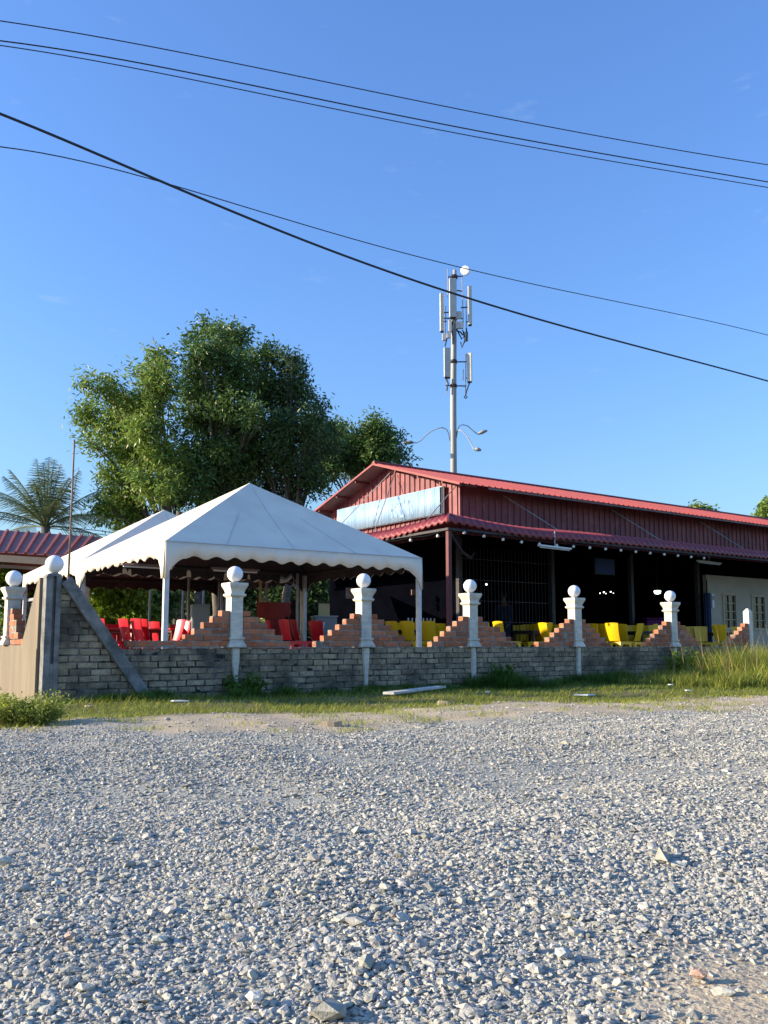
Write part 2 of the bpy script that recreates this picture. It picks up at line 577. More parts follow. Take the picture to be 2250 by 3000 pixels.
# raised concrete floor of the yard behind the wall
mb = MB()
c0 = wall_pt(17, 13, 0.12)
mb.box(c0, (33.4, 25.2, 0.30), rz=ANG)
tag(mb.build('courtyard_floor', M['floor']), kind='structure')
FLOOR = 0.27

# ------------------------------------------------------------------ gravel: every stone is geometry
ICO = []
ph = (1 + 5 ** 0.5) / 2
for s1 in (-1, 1):
    for s2 in (-1, 1):
        ICO += [(0, s1, s2 * ph), (s1, s2 * ph, 0), (s2 * ph, 0, s1)]
ICO = np.array(ICO) / math.sqrt(1 + ph * ph)
import itertools
ed = min(np.linalg.norm(ICO[0] - ICO[k]) for k in range(1, 12)) * 1.01
TRI = []
for i, j, k in itertools.combinations(range(12), 3):
    if all(np.linalg.norm(ICO[p] - ICO[q]) < ed for p, q in ((i, j), (j, k), (i, k))):
        n = np.cross(ICO[j] - ICO[i], ICO[k] - ICO[i])
        TRI.append((i, j, k) if np.dot(n, ICO[i]) > 0 else (i, k, j))
TRI = np.array(TRI)


def rot_mats(n, tilt=0.5):
    yaw = rng.uniform(0, 2 * np.pi, n)
    tx = rng.normal(0, tilt, n)
    cy, sy, cx_, sx_ = np.cos(yaw), np.sin(yaw), np.cos(tx), np.sin(tx)
    o, z = np.ones(n), np.zeros(n)
    Rz = np.stack([np.stack([cy, -sy, z], -1), np.stack([sy, cy, z], -1), np.stack([z, z, o], -1)], -2)
    Rx = np.stack([np.stack([o, z, z], -1), np.stack([z, cx_, -sx_], -1), np.stack([z, sx_, cx_], -1)], -2)
    return Rz @ Rx


OCT = np.array([(1, 0, 0), (-1, 0, 0), (0, 1, 0), (0, -1, 0), (0, 0, 1), (0, 0, -1)], float)
OTRI = np.array([(0, 2, 4), (2, 1, 4), (1, 3, 4), (3, 0, 4), (2, 0, 5), (1, 2, 5), (3, 1, 5), (0, 3, 5)])


def scatter_stones(name, n, x0, x1, y0, y1, mean, spread, keep, simple=False):
    x = rng.uniform(x0, x1, n)
    y = rng.uniform(y0, y1, n)
    k = keep(x, y)
    x, y = x[k], y[k]
    n = len(x)
    size = mean * np.exp(rng.normal(0, spread, n))
    sc = np.stack([rng.uniform(0.8, 1.35, n), rng.uniform(0.6, 1.0, n), rng.uniform(0.28, 0.58, n)], -1) * size[:, None] * 0.5
    B_, T_ = (OCT * 1.15, OTRI) if simple else (ICO, TRI)
    nv = len(B_)
    V = B_[None] * (1 + rng.normal(0, 0.17, (n, nv, 1))) + rng.normal(0, 0.16 if simple else 0.09, (n, nv, 3))
    if not simple: V = np.clip(V, -0.82, 0.82)
    V = V * sc[:, None, :]
    V = V @ rot_mats(n, 0.35).transpose(0, 2, 1)
    z = hills(x, y) + sc[:, 2] * rng.uniform(0.1, 0.9, n)
    V += np.stack([x, y, z], -1)[:, None, :]
    Fs = (T_[None] + (np.arange(n) * nv)[:, None, None]).reshape(-1, 3)
    return np_mesh(name, V.reshape(-1, 3), Fs, M['stone'], False)


def in_view(x, y, side):
    return np.abs(x) < 0.45 * y + side


def keep_gravel(side):
    def f(x, y):
        e = gravel_edge(x) - y
        k = in_view(x, y, side) & (rng.uniform(0, 1, len(x)) < np.clip(e / 0.9 + 0.30, 0.015, 1))
        return k & (rng.uniform(0, 1, len(x)) > np.clip(sandy(x, y) * 1.25, 0, 0.97)) & (rng.uniform(0, 1, len(x)) < fines(x, y))
    return f


me1 = scatter_stones('gravel', 84000, -2.3, 2.3, 0.95, 3.6, 0.0132, 0.40, keep_gravel(0.4))
me0 = scatter_stones('gravel', 150000, -2.3, 2.3, 0.95, 3.6, 0.0098, 0.36, keep_gravel(0.4), True)
tag(link('gravel', me0), kind='stuff')
tag(link('gravel', me1), kind='stuff')
me2 = scatter_stones('gravel', 380000, -6, 6.5, 3.6, 11.5, 0.0140, 0.36, lambda x, y: keep_gravel(0.6)(x, y) & (y < gravel_edge(x) + 1.2), True)
tag(link('gravel', me2), kind='stuff')
me5 = scatter_stones('gravel', 420, -2.8, 3.2, 1.2, 6.5, 0.021, 0.22, keep_gravel(0.3))
tag(link('gravel_rocks', me5), kind='stuff')
# fine chips in the sandy corner and along the dirt strip
me3 = scatter_stones('gravel', 9000, -6, 8, 6, 12.5, 0.016, 0.4, lambda x, y: in_view(x, y, 0.6) & ((sandy(x, y) > 9) | ((y > gravel_edge(x) - 0.3) & (y < grass_edge(x) + 0.4))))
tag(link('gravel_chips', me3), kind='stuff')
me4 = scatter_stones('gravel', 2600, -1.5, 2.0, 1.0, 2.2, 0.011, 0.4, lambda x, y: sandy(x, y) > 0.15)
tag(link('gravel_chips', me4), kind='stuff')

# ------------------------------------------------------------------ bricks


def brick_meshes(name, L, D, H, mt, n=5):
    out = []
    for k in range(n):
        mb = MB()
        c = 0.006
        prof = []
        # a box with its long edges nicked off: 8 corners on each end ring
        for sx in (-1, 1):
            for y, z in ((-D / 2 + c, -H / 2), (D / 2 - c, -H / 2), (D / 2, -H / 2 + c), (D / 2, H / 2 - c), (D / 2 - c, H / 2), (-D / 2 + c, H / 2), (-D / 2, H / 2 - c), (-D / 2, -H / 2 + c)):
                prof.append((sx * (L / 2 - random.uniform(0, 0.007)), y + random.uniform(-0.002, 0.002), z + random.uniform(-0.003, 0.003)))
        fs = [(i, (i + 1) % 8, 8 + (i + 1) % 8, 8 + i) for i in range(8)]
        mb.add(prof, [tuple(reversed(f)) for f in fs] + [tuple(range(8)), tuple(range(15, 7, -1))])
        me = mb.mesh(name, mt)
        out.append(me)
    return out


BL, BH = 0.235, 0.0755
GB = brick_meshes('brick', 0.222, 0.104, 0.064, M['grey_brick'], 6)
GBH = brick_meshes('brick', 0.108, 0.104, 0.064, M['grey_brick'], 3)
RB = brick_meshes('brick', 0.223, 0.104, 0.064, M['red_brick'], 5)
RBH = brick_meshes('brick', 0.105, 0.104, 0.064, M['red_brick'], 4)
WALL_H = 8 * BH
T_PIL = [2.253, 4.205, 6.144, 8.417, 10.94]
T_END = 13.34

wall = thing('boundary_wall', wall_pt(0), 'long low wall of weathered grey cement bricks along the gravel lot', 'wall', rz=ANG)
POST_TOP = 1.40
brace_a, brace_b = (0.16, 1.36), (1.13, 0.02)


def brace_z(t):
    return brace_a[1] + (brace_b[1] - brace_a[1]) * (t - brace_a[0]) / (brace_b[0] - brace_a[0])


mb = MB()
mb.box((T_END / 2 + 0.05, 0, WALL_H / 2 - 0.03), (T_END - 0.1, 0.096, WALL_H + 0.03))
# mortar core of the raised corner triangle
mb.add([(0.1, -0.043, 0.5), (0.86, -0.043, 0.5), (0.14, -0.043, 1.36), (0.1, -0.043, 1.36), (0.1, 0.043, 0.5), (0.86, 0.043, 0.5), (0.14, 0.043, 1.36), (0.1, 0.043, 1.36)],
       [(0, 1, 2, 3), (7, 6, 5, 4), (1, 5, 6, 2), (2, 6, 7, 3), (0, 4, 5, 1), (0, 3, 7, 4)])
mb.build('mortar', M['dark_mortar'], wall, world_space=False)
cand = []
for row in range(18):
    z = (row + 0.5) * BH
    t = 0.10 + (0.0 if row % 2 else -BL / 2) + random.uniform(-0.02, 0.02)
    while t < T_END:
        x0, x1 = max(t, 0.09), min(t + BL, T_END)
        t += BL
        if row >= 8:
            lim = 0.12 + (1.36 - z - 0.03) / 1.37 * 0.96
            if x1 > lim: x1 = lim
        if x1 - x0 < 0.05: continue
        cand.append((x0, x1, z))
cand.sort(key=lambda q: q[0])
for x0, x1, z in cand[:300]:
    w = x1 - x0
    full = w > BL - 0.02
    me = random.choice(GB if w > 0.15 else GBH)
    base = 0.232 if w > 0.15 else 0.118
    o = link('brick', me, wall, ((x0 + x1) / 2, random.uniform(-0.006, 0.003), z + random.uniform(-0.004, 0.004)), rot=(random.uniform(-0.02, 0.02), random.uniform(-0.022, 0.022), random.uniform(-0.015, 0.015) + (math.pi if random.random() < 0.5 else 0)),
             scale=(w / BL if full else w / base * 0.98, 1, 1))
mb = MB()
for x0, x1, z in cand[300:]:
    mb.box(((x0 + x1) / 2, random.uniform(-0.004, 0.002), z + random.uniform(-0.003, 0.003)), (x1 - x0 - 0.012, 0.104, 0.064), rz=random.uniform(-0.015, 0.015))
o = mb.build('brick', mat('cement brick far', (0.38, 0.305, 0.205), (0.22, 0.18, 0.125), 14, 0.95, bump=0.9, bscale=55, island=0.25, c3=(0.055, 0.052, 0.042), scale3=1.7, amount3=0.85), wall, world_space=False)
o['kind'] = 'stuff'
# corner post with its deep groove, and the slanting brace
mb = MB()
mb.box((-0.015, 0.0, POST_TOP / 2), (0.075, 0.15, POST_TOP))
mb.box((0.085, 0.0, POST_TOP / 2), (0.055, 0.15, POST_TOP))
mb.box((0.04, 0.02, POST_TOP / 2), (0.04, 0.10, POST_TOP - 0.02))
mb.box((0.04, 0.0, 0.22), (0.036, 0.147, 0.44))
mb.box((0.035, 0.0, POST_TOP + 0.012), (0.17, 0.16, 0.03), taper=0.8)
mb.build('corner_post', M['old_concrete'], wall, world_space=False, bevel=0.006)
mb = MB()
mb.beam((brace_a[0], -0.075, brace_a[1]), (brace_b[0], -0.085, brace_b[1]), 0.07, 0.13, up=Vector((0, 0, 1)))
mb.build('diagonal_brace', M['old_concrete'], wall, world_space=False, bevel=0.008)
# thin cement coping smeared along the open stretches
mb = MB()
mb.box((T_END / 2 + 0.45, 0.0, WALL_H + 0.004), (T_END - 1.0, 0.108, 0.012))
mb.build('coping', M['mortar'], wall, world_space=False)
# short pilasters running down under each pillar, drawn to a point like dripped cement
for i, t in enumerate(T_PIL):
    mb = MB()
    pr = [(0.055, WALL_H - 0.002), (0.05, 0.42), (0.032, 0.30), (0.025, 0.05)] if i < 2 else [(0.045, WALL_H - 0.002), (0.043, 0.3), (0.04, 0.02)]
    vs = []
    for w, z in pr:
        vs += [(t - w, -0.05, z), (t - w * 0.8, -0.082, z), (t + w * 0.8, -0.082, z), (t + w, -0.05, z)]
    fs = []
    for k in range(len(pr) - 1):
        for j in range(3):
            fs.append((k * 4 + j + 1, k * 4 + j, k * 4 + 4 + j, k * 4 + 5 + j))
    fs += [(0, 1, 2, 3)]
    mb.add(vs, fs)
    mb.build('pilaster', M['pillar'], wall, world_space=False)

# ------------------------------------------------------------------ pillars with globe lamps
ORD = ['first', 'second', 'third', 'fourth', 'fifth', 'sixth', 'seventh', 'eighth', 'ninth', 'tenth', 'eleventh', 'twelfth', 'thirteenth', 'fourteenth', 'fifteenth', 'sixteenth']
shaft = MB().lathe([(0.080, 0.120), (0.079, 0.60), (0.080, 0.62)], (0, 0, 0), square=True).mesh('shaft', M['pillar'])
basem = MB().lathe([(0.118, 0.0), (0.118, 0.022), (0.112, 0.03), (0.098, 0.06), (0.088, 0.085), (0.088, 0.092), (0.099, 0.098), (0.101, 0.112), (0.097, 0.124), (0.080, 0.126)], (0, 0, 0), square=True).mesh('base', M['pillar'])
capm = MB().lathe([(0.080, 0.618), (0.092, 0.628), (0.106, 0.640), (0.109, 0.652), (0.106, 0.663), (0.090, 0.668), (0.091, 0.685), (0.099, 0.712), (0.114, 0.742), (0.124, 0.764), (0.126, 0.772), (0.126, 0.798), (0.122, 0.802)], (0, 0, 0), square=True).mesh('cap', M['pillar'])
globem = MB().sphere((0, 0, 0.112), 0.1, 28, 18).mesh('globe', M['globe'], True)
collar = MB().lathe([(0.045, 0.0), (0.048, 0.012), (0.04, 0.022), (0.04, 0.03)], (0, 0, 0), 14).mesh('collar', M['steel'], True, 40)


def globe_lamp(p, label):
    g = thing('globe_lamp', p, label, 'lamp', 'white globe lamps on the wall pillars')
    link('globe', globem, g, (0, 0, 0))
    link('collar', collar, g, (0, 0, 0))
    return g


def pillar(p, label):
    q = thing('wall_pillar', p, label, 'pillar', 'white concrete pillars along the wall', rz=ANG)
    link('base', basem, q, (0, 0, 0))
    link('shaft', shaft, q, (0, 0, 0))
    link('cap', capm, q, (0, 0, 0))
    return q


PW = ['beside the near tent post', 'in front of the red chairs and grey cabinets', 'in front of the dark shed opening', 'in front of the yellow chairs on the right', 'rising out of the tall grass']
for i, t in enumerate(T_PIL):
    pillar(wall_pt(t, 0, WALL_H + 0.01), 'white concrete pillar with flared cap %s, %s along the front wall' % (PW[i], ORD[i]))
    globe_lamp(wall_pt(t, 0, WALL_H + 0.812), 'white globe lamp on the %s pillar of the front wall' % ORD[i])
globe_lamp(wall_pt(0.045, 0, POST_TOP + 0.026), 'white globe lamp on the grey corner post at the left')

# ------------------------------------------------------------------ stepped red brick wings


def wing(p0, direction, halves, label, name='stepped_brick_wall', rz=ANG, z0=WALL_H + 0.012, rows=6, tops=True):
    """A flight of red bricks that climbs to the pillar; halves[i]: length of course i in half bricks."""
    d = direction
    q = thing(name, Vector((p0.x, p0.y, z0)), label, 'brick wall', 'stepped red brick walls between the pillars', rz=rz)
    HB = 0.118
    mo = MB()
    for i, nh in enumerate(halves):
        z = (i + 0.5) * BH
        x = 0.0
        k = 0
        first_half = (i % 2 == 1)
        while k < nh:
            w = 2
            if (first_half and k == 0) or nh - k == 1: w = 1
            cx = (x + w * HB / 2) * d
            me = random.choice(RB if w == 2 else RBH)
            link('brick', me, q, (cx, random.uniform(-0.007, 0.005), z + random.uniform(-0.003, 0.003)), rot=(random.uniform(-0.02, 0.02), random.uniform(-0.02, 0.02), random.uniform(-0.03, 0.03)))
            x += w * HB
            k += w
        mo.box((d * (nh * HB - 0.012) / 2, 0, z + (0.004 if i == len(halves) - 1 else 0)), (nh * HB - 0.012, 0.094, BH - (0.012 if i == len(halves) - 1 else 0.0)))
    mo.build('mortar', M['mortar'], q, world_space=False)
    return q


LW = ['left of the near tent post pillar', 'left of the second pillar, with a sunlit stair of ends', 'left of the third pillar before the dark shed', 'left of the fourth pillar beside a yellow chair', 'left of the fifth pillar half hidden by grass']
RW = ['right of the first pillar, in front of the red partition', 'right of the second pillar, in front of stacked yellow backs', 'right of the third pillar beside a bright yellow chair', 'right of the fourth pillar before dark tables', 'right of the fifth pillar behind tall grass']
for i, t in enumerate(T_PIL):
    hl = [6, 5, 4, 3, 2, 1]
    left = list(hl)
    right = list(hl)
    if i == 0:
        left[0] = 11
    if i == 3: left = [7, 6, 5, 4, 3, 2][:6]; left = [7, 5, 4, 3, 2, 1]
    if i == 2: right = [7, 6, 5, 4, 2, 1]
    wing(wall_pt(t - 0.088), -1, left, 'stepped red brick wall %s' % LW[i])
    wing(wall_pt(t + 0.088), 1, right, 'stepped red brick wall %s' % RW[i])
wing(wall_pt(T_END - 0.06), -1, [6, 5, 4, 3, 2, 1], 'stepped red brick wall climbing to the plain end post at the right')
mb = MB()
q = thing('end_post', wall_pt(T_END + 0.02), 'plain square concrete post with pointed top at the right end of the wall', 'post', rz=ANG)
mb.lathe([(0.065, 0.0), (0.063, 1.30), (0.02, 1.36)], (0, 0, 0), square=True)
mb.build('shaft', M['pillar'], q, world_space=False, bevel=0.004)

# ------------------------------------------------------------------ side wall at the left
S_P = 1.66
side = thing('side_wall', wall_pt(0, 0.08), 'cream plastered side wall with a sloping shoulder up to the corner post', 'wall', rz=ANG + math.pi / 2)
# local x runs back along BX, local y points to -AX
mb = MB()
mb.box((3.0, 0.0, 0.31), (6.0, 0.12, 0.66))
mb.build('plaster_wall', M['plaster'], side, world_space=False)
mb = MB()
mb.add([(0.0, -0.075, 0.60), (0.74, -0.075, 0.60), (0.06, -0.075, 1.39), (0.0, -0.075, 1.39), (0.0, 0.083, 0.60), (0.74, 0.083, 0.60), (0.06, 0.083, 1.39), (0.0, 0.083, 1.39)],
       [(3, 2, 1, 0), (4, 5, 6, 7), (2, 6, 5, 1), (3, 7, 6, 2), (0, 1, 5, 4), (0, 4, 7, 3)])
mb.add([(0.0, 0.062, -0.05), (0.74, 0.062, -0.05), (0.74, 0.062, 0.6), (0.0, 0.062, 0.6), (0.0, 0.09, -0.05), (0.62, 0.09, -0.05), (0.62, 0.09, 0.6), (0.0, 0.09, 0.6)],
       [(3, 2, 1, 0), (4, 5, 6, 7), (2, 6, 5, 1), (3, 7, 6, 2), (0, 1, 5, 4), (0, 4, 7, 3)])
mb.build('shoulder', M['plaster'], side, world_space=False)
for k in range(17):
    x = 0.80 + k * BL
    if abs(x - S_P) < 0.2: continue
    link('brick', random.choice(RB), side, (x, 0.0, 0.64 + BH / 2), rot=(0, 0, random.uniform(-0.02, 0.02)))
mb = MB()
mb.box((2.9, 0, 0.64 + BH / 2 - 0.004), (4.6, 0.08, BH - 0.014))
mb.build('mortar', M['mortar'], side, world_space=False)
sp_ = pillar(wall_pt(0, S_P, 0.643), 'shaded concrete pillar on the side wall at the far left')
sp_.scale = (1, 1, 0.9)
globe_lamp(wall_pt(0, S_P, 0.643 + 0.7225), 'white globe lamp on the side wall pillar at the far left edge')
wing(wall_pt(0, S_P - 0.088), -1, [4, 3, 3, 2, 1], 'stepped red brick wall beside the slatted black panel at the left', rz=ANG + math.pi / 2, z0=0.64 + BH + 0.002)
sp = thing('slatted_panel', wall_pt(0.16, 0.45), 'black horizontal slatted panel above the side wall', 'panel', rz=ANG + math.pi / 2)
for k in range(17):
    mb = MB()
    mb.box((0.52, 0, 0.72 + k * 0.027), (0.98, 0.012, 0.018), rot=Matrix.Rotation(0.5, 3, 'X'))
    mb.build('slat', M['dark_steel'], sp, world_space=False)
mb = MB()
for x in (0.02, 1.03):
    MB().box((x, 0, 0.92), (0.03, 0.03, 0.52)).build('stile', M['dark_steel'], sp, world_space=False)
MB().box((0.52, 0, 1.20), (1.06, 0.06, 0.035)).build('top_rail', M['steel'], sp, world_space=False)

# ------------------------------------------------------------------ tents
TA, TB = Vector((0.83, 0.557, 0)).normalized(), Vector((-0.59, 0.807, 0)).normalized()
TLA, TLB = 4.87, 4.1
T_A = Vector((-3.35, 13.5, 0))
EAVE, APEX = 2.23, 3.68


def tent(c0, label, hide_front=False):
    root = thing('canopy_tent', (c0.x, c0.y, FLOOR), label, 'tent', 'white canopy tents')
    co = [c0, c0 + TA * TLA, c0 + TA * TLA + TB * TLB, c0 + TB * TLB]
    apex = (co[0] + co[2]) / 2 + ZX * APEX
    K = 14
    for f in range(4):
        p, q = co[f] + ZX * EAVE, co[(f + 1) % 4] + ZX * EAVE
        rows = []
        for i in range(K + 1):
            w = i / K
            row = []
            for j in range(25):
                s = j / 24
                e = p.lerp(q, s)
                pt = e.lerp(apex, w)
                belly = -0.045 * math.sin(math.pi * w) * math.sin(math.pi * s) * (1 if f else 1)
                tight = 0.02 * math.sin(math.pi * w) * (math.cos(s * math.pi * 8)) * (1 - w) * 0.5
                pt = pt + ZX * (belly + tight)
                row.append(pt)
            rows.append(row)
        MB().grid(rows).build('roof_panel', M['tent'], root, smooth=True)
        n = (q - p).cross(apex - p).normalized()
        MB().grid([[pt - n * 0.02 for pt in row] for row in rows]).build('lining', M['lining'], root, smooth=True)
        # sewn seams on the panel
        for s in (0.21, 0.46, 0.71) if f == 0 else (0.5,):
            j = round(s * 24)
            top = 0.98 if abs(s - 0.46) < 0.1 else 0.5
            pts = [rows[i][j].lerp(rows[min(i + 1, K)][j], 0) + n * 0.004 + (apex - rows[i][j]) * 0 for i in range(int(K * top) + 1)]
            MB().tube(pts, 0.0045, 4).build('seam', M['seam'], root)
        # hanging valance: scalloped, drawn down into a sleeve at each post
        L = (q - p).length
        d = (q - p).normalized()
        out = Vector((d.y, -d.x, 0))
        ns = 240
        top, mid, bot = [], [], []
        for j in range(ns + 1):
            s = j / ns * L
            e = min(s, L - s)
            drop = 0.23 + 0.027 * math.cos(2 * math.pi * (s + 0.02 * math.sin(s * 5.0)) / 0.33) + 0.006 * math.sin(s * 3.7 + f)
            if e < 0.42:
                k = 1 - e / 0.42
                drop = max(drop, 0.235 + 0.34 * k ** 2.2)
                if e < 0.06: drop = 0.575
            fold = 0.016 * math.sin(s * 7.3 + f + 0.8 * math.sin(s * 2.1)) + 0.010 * math.sin(s * 21.0 + 1.7 * math.sin(s * 3.0)) + 0.006 * math.sin(s * 47.0)
            wpt = p + d * s + out * 0.004
            top.append(wpt)
            mid.append(wpt + out * (fold * 0.6 + 0.006) - ZX * drop * 0.5)
            bot.append(wpt + out * (fold + 0.004) - ZX * drop)
        MB().grid([bot, mid, top]).build('valance', M['tent'], root, smooth=True, solid=0.004)
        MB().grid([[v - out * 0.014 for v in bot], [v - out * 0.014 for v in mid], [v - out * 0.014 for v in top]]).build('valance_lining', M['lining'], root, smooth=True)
        MB().tube([v + out * 0.006 for v in top[::12]], 0.005, 4).build('hem', M['seam'], root)
        # steel frame
        MB().beam(p - ZX * 0.05 - out * 0.05, q - ZX * 0.05 - out * 0.05, 0.05, 0.05).build('eave_beam', M['dark_steel'], root)
        MB().beam(co[f] + ZX * (EAVE - 0.1) + (apex - co[f] - ZX * EAVE).normalized() * 0.2, apex - ZX * 0.12, 0.04, 0.04).build('rafter', M['dark_steel'], root)
        mb = MB()
        ctr = (co[0] + co[2]) / 2
        pc = co[f] + (ctr - co[f]).normalized() * 0.06
        mb.box((pc.x, pc.y, (FLOOR + EAVE - 0.06) / 2), (0.075, 0.075, EAVE - 0.06 - FLOOR), rz=math.atan2(TA.y, TA.x))
        mb.build('post', M['tent_post'], root)
        MB().box((pc.x, pc.y, FLOOR + 0.01), (0.16, 0.16, 0.02), rz=math.atan2(TA.y, TA.x)).build('foot_plate', M['steel'], root)
    MB().lathe([(0.05, -0.045), (0.03, -0.015), (0.008, 0.0)], apex, 12).build('peak_cap', M['tent'], root)
    return root, co


tent(T_A, 'large white pyramid canopy tent with scalloped valance behind the brick wall')
tent(T_A + TB * (TLB + 0.02), 'second white canopy tent peeking out behind the front tent')

# ------------------------------------------------------------------ the red shed
KC = Vector((1.81, 20.87, 0))          # corner of the upper walls
SW, SLEN, OA, OB = 5.8, 19.0, 0.5, 0.6
RIDGE, SLOPE = 5.38, 0.297


def S(a, b, z=0.0):
    return KC + AX * a + BX * b + ZX * z


def roof_z(b):
    return RIDGE - SLOPE * abs(b - SW / 2)


def rib_profile(L, pitch, depth, duty=0.28):
    """Stations (s, offset) of trapezoid sheeting."""
    out = [(0.0, 0.0)]
    s = pitch * 0.3
    while s + pitch * duty < L:
        r = pitch * 0.06
        out += [(s, 0.0), (s + r, depth), (s + pitch * duty - r, depth), (s + pitch * duty, 0.0)]
        s += pitch
    out.append((L, 0.0))
    return out


def ribbed(fn_bottom, fn_top, L, pitch, depth, name, mt, parent, nrm, solid=0.006, rows=1):
    prof = rib_profile(L, pitch, depth)
    rr = []
    for i in range(rows + 1):
        w = i / rows
        rr.append([fn_bottom(s).lerp(fn_top(s), w) + nrm * o for s, o in prof])
    return MB().grid(rr).build(name, mt, parent, solid=solid)


shed = thing('red_shed', S(0, 0, FLOOR), 'long red corrugated metal restaurant shed with a low gable roof and open dark front', 'shed', rz=ANG)
ribbed(lambda s: S(0, s, 3.25), lambda s: S(0, s, roof_z(s) - 0.04), SW, 0.21, 0.028, 'gable_wall', M['red_wall'], shed, -AX)
ribbed(lambda s: S(s, 0, 3.25), lambda s: S(s, 0, roof_z(0) - 0.03), SLEN, 0.21, 0.028, 'front_wall', M['red_wall'], shed, -BX)
MB().box(S(-0.02, -0.02, 3.88), (0.05, 0.05, 1.26), rz=ANG).build('corner_flashing', M['red_wall'], shed)
nA = Vector((0, 0, 1))
for sgn, nm in ((1, 'front'), (-1, 'back')):
    b_e = -OB if sgn == 1 else SW + OB
    o = ribbed(lambda s: S(-OA + s, b_e, roof_z(b_e)), lambda s: S(-OA + s, SW / 2, RIDGE), SLEN + OA, 0.2, 0.03, 'roof_sheet', M['red_roof'], shed, ZX, solid=0.008)
    # flat underside boards on the overhang in front of the gable
    mb = MB()
    mb.grid([[S(-OA + 0.02, b_e, roof_z(b_e) - 0.035), S(0.0, b_e, roof_z(b_e) - 0.035)], [S(-OA + 0.02, SW / 2, RIDGE - 0.035), S(0.0, SW / 2, RIDGE - 0.035)]])
    mb.build('soffit', M['soffit'], shed, solid=0.01)
    mb = MB()
    mb.beam(S(-OA - 0.012, b_e, roof_z(b_e) - 0.01), S(-OA - 0.012, SW / 2, RIDGE - 0.01), 0.02, 0.05)
    mb.build('barge_board', M['red_roof'], shed)
    for k in (0.2, 0.47, 0.74):
        bb = b_e + (SW / 2 - b_e) * k
        MB().beam(S(-OA + 0.03, bb, roof_z(bb) - 0.07), S(0.0, bb, roof_z(bb) - 0.07), 0.05, 0.06).build('purlin', M['red_post'], shed)
MB().tube([S(-OA, SW / 2, RIDGE + 0.03), S(SLEN, SW / 2, RIDGE + 0.03)], 0.05, 8).build('ridge_cap', M['red_roof'], shed)
MB().beam(S(0.4, -OB + 0.03, roof_z(-OB) - 0.03), S(SLEN, -OB + 0.03, roof_z(-OB) - 0.03), 0.03, 0.05).build('eave_purlin', M['soffit'], shed)

# curved awning on two sides
AD = 2.2


def sag(s):
    return 0.10 * math.exp(-(s / 1.1) ** 2) - 0.035 * math.exp(-((s - 2.6) / 1.2) ** 2)


PROF = [(0.0, 0.0), (0.03, 0.085), (0.09, 0.15), (0.18, 0.20), (0.30, 0.235), (0.46, 0.255), (0.7, 0.268), (1.2, 0.285), (2.2, 0.31)]


def awning_side(along, inward, L, corner, name, skip=False):
    """Bullnose sheeting: ribs run over the curve; mitred at the shared corner."""
    stations = []
    s = 0.0
    pitch = 0.21
    while s < L:
        stations += [(s, 0.0), (s + 0.03, 0.0), (s + 0.08, 0.042), (s + 0.115, 0.042), (s + 0.165, 0.0)]
        s += pitch
    rows = []
    for w, h in PROF:
        row = []
        for st, rb in stations:
            x = max(st, w * 0.98)
            row.append(corner + along * x + inward * w + ZX * (3.0 + h + sag(st) * (1 - w / 2.2) + rb))
        rows.append(row)
    return MB().grid(rows).build(name, M['awning'], shed, smooth=True, auto=35, solid=0.006)


QC = S(-AD, -AD)
awning_side(AX, BX, SLEN + AD - 0.3, QC, 'front_awning')
awning_side(BX, AX, SW + AD + 1.0, QC, 'gable_awning')
MB().tube([QC + (AX + BX) * w + ZX * (3.02 + h + sag(w) * (1 - w / 2.2)) for w, h in PROF], 0.035, 6).build('hip_cap', M['awning'], shed)
MB().beam(S(-AD + 0.05, -AD + 0.06, 2.99), S(SLEN, -AD + 0.06, 2.97), 0.04, 0.05).build('awning_beam', M['dark_steel'], shed)
MB().beam(S(-AD + 0.06, -AD + 0.05, 2.99), S(-AD + 0.06, SW + 1, 2.97), 0.04, 0.05).build('awning_beam', M['dark_steel'], shed)
# posts, an added gable panel, walls and the dark interior
MB().box(S(-AD + 0.12, -AD + 0.12, 1.6), (0.085, 0.085, 2.8), rz=ANG).build('awning_post', M['red_post'], shed)
MB().tube([S(-AD + 0.25, -AD + 0.2, 2.92), S(-AD + 0.8, -AD + 0.5, 2.6), S(-AD + 1.3, -AD + 0.8, 2.52), S(-0.1, -0.6, 2.75)], 0.035, 6).build('drain_pipe', M['dark_steel'], shed)
for a in (0.0, 3.1, 6.2, 9.2, 12.5):
    MB().box(S(a, 0.06, 1.72), (0.11, 0.11, 3.05), rz=ANG).build('column', M['dark_steel'], shed)
for a in (3.6, 7.8):
    MB().box(S(a, -AD + 0.12, 1.6), (0.06, 0.06, 2.8), rz=ANG).build('awning_post', M['shade_wall'], shed) if a > 100 else None
MB().box(S(0.0, SW / 2 + 0.06, 1.75), (0.05, SW - 0.12, 2.98), rz=ANG).build('gable_shade_panel', M['shade_wall'], shed)  # added panel, closes the lower gable so that sun stays out of the interior
MB().box(S(SLEN / 2, SW, 2.3), (SLEN, 0.08, 4.3), rz=ANG).build('back_wall', M['shade_wall'], shed)
MB().box(S(SLEN, SW / 2, 2.3), (0.08, SW, 4.3), rz=ANG).build('end_wall', M['shade_wall'], shed)
MB().box(S(4.6, 0.05, 3.18), (9.2, 0.05, 0.25), rz=ANG).build('header_beam', M['shade_wall'], shed)
MB().box(S(4.6, 2.4, 3.2), (9.2, 4.8, 0.05), rz=ANG).build('ceiling', M['shade_wall'], shed)
MB().box(S(6.9, 3.2, 1.65), (0.06, 4.0, 2.9), rz=ANG).build('partition', M['shade_wall'], shed)
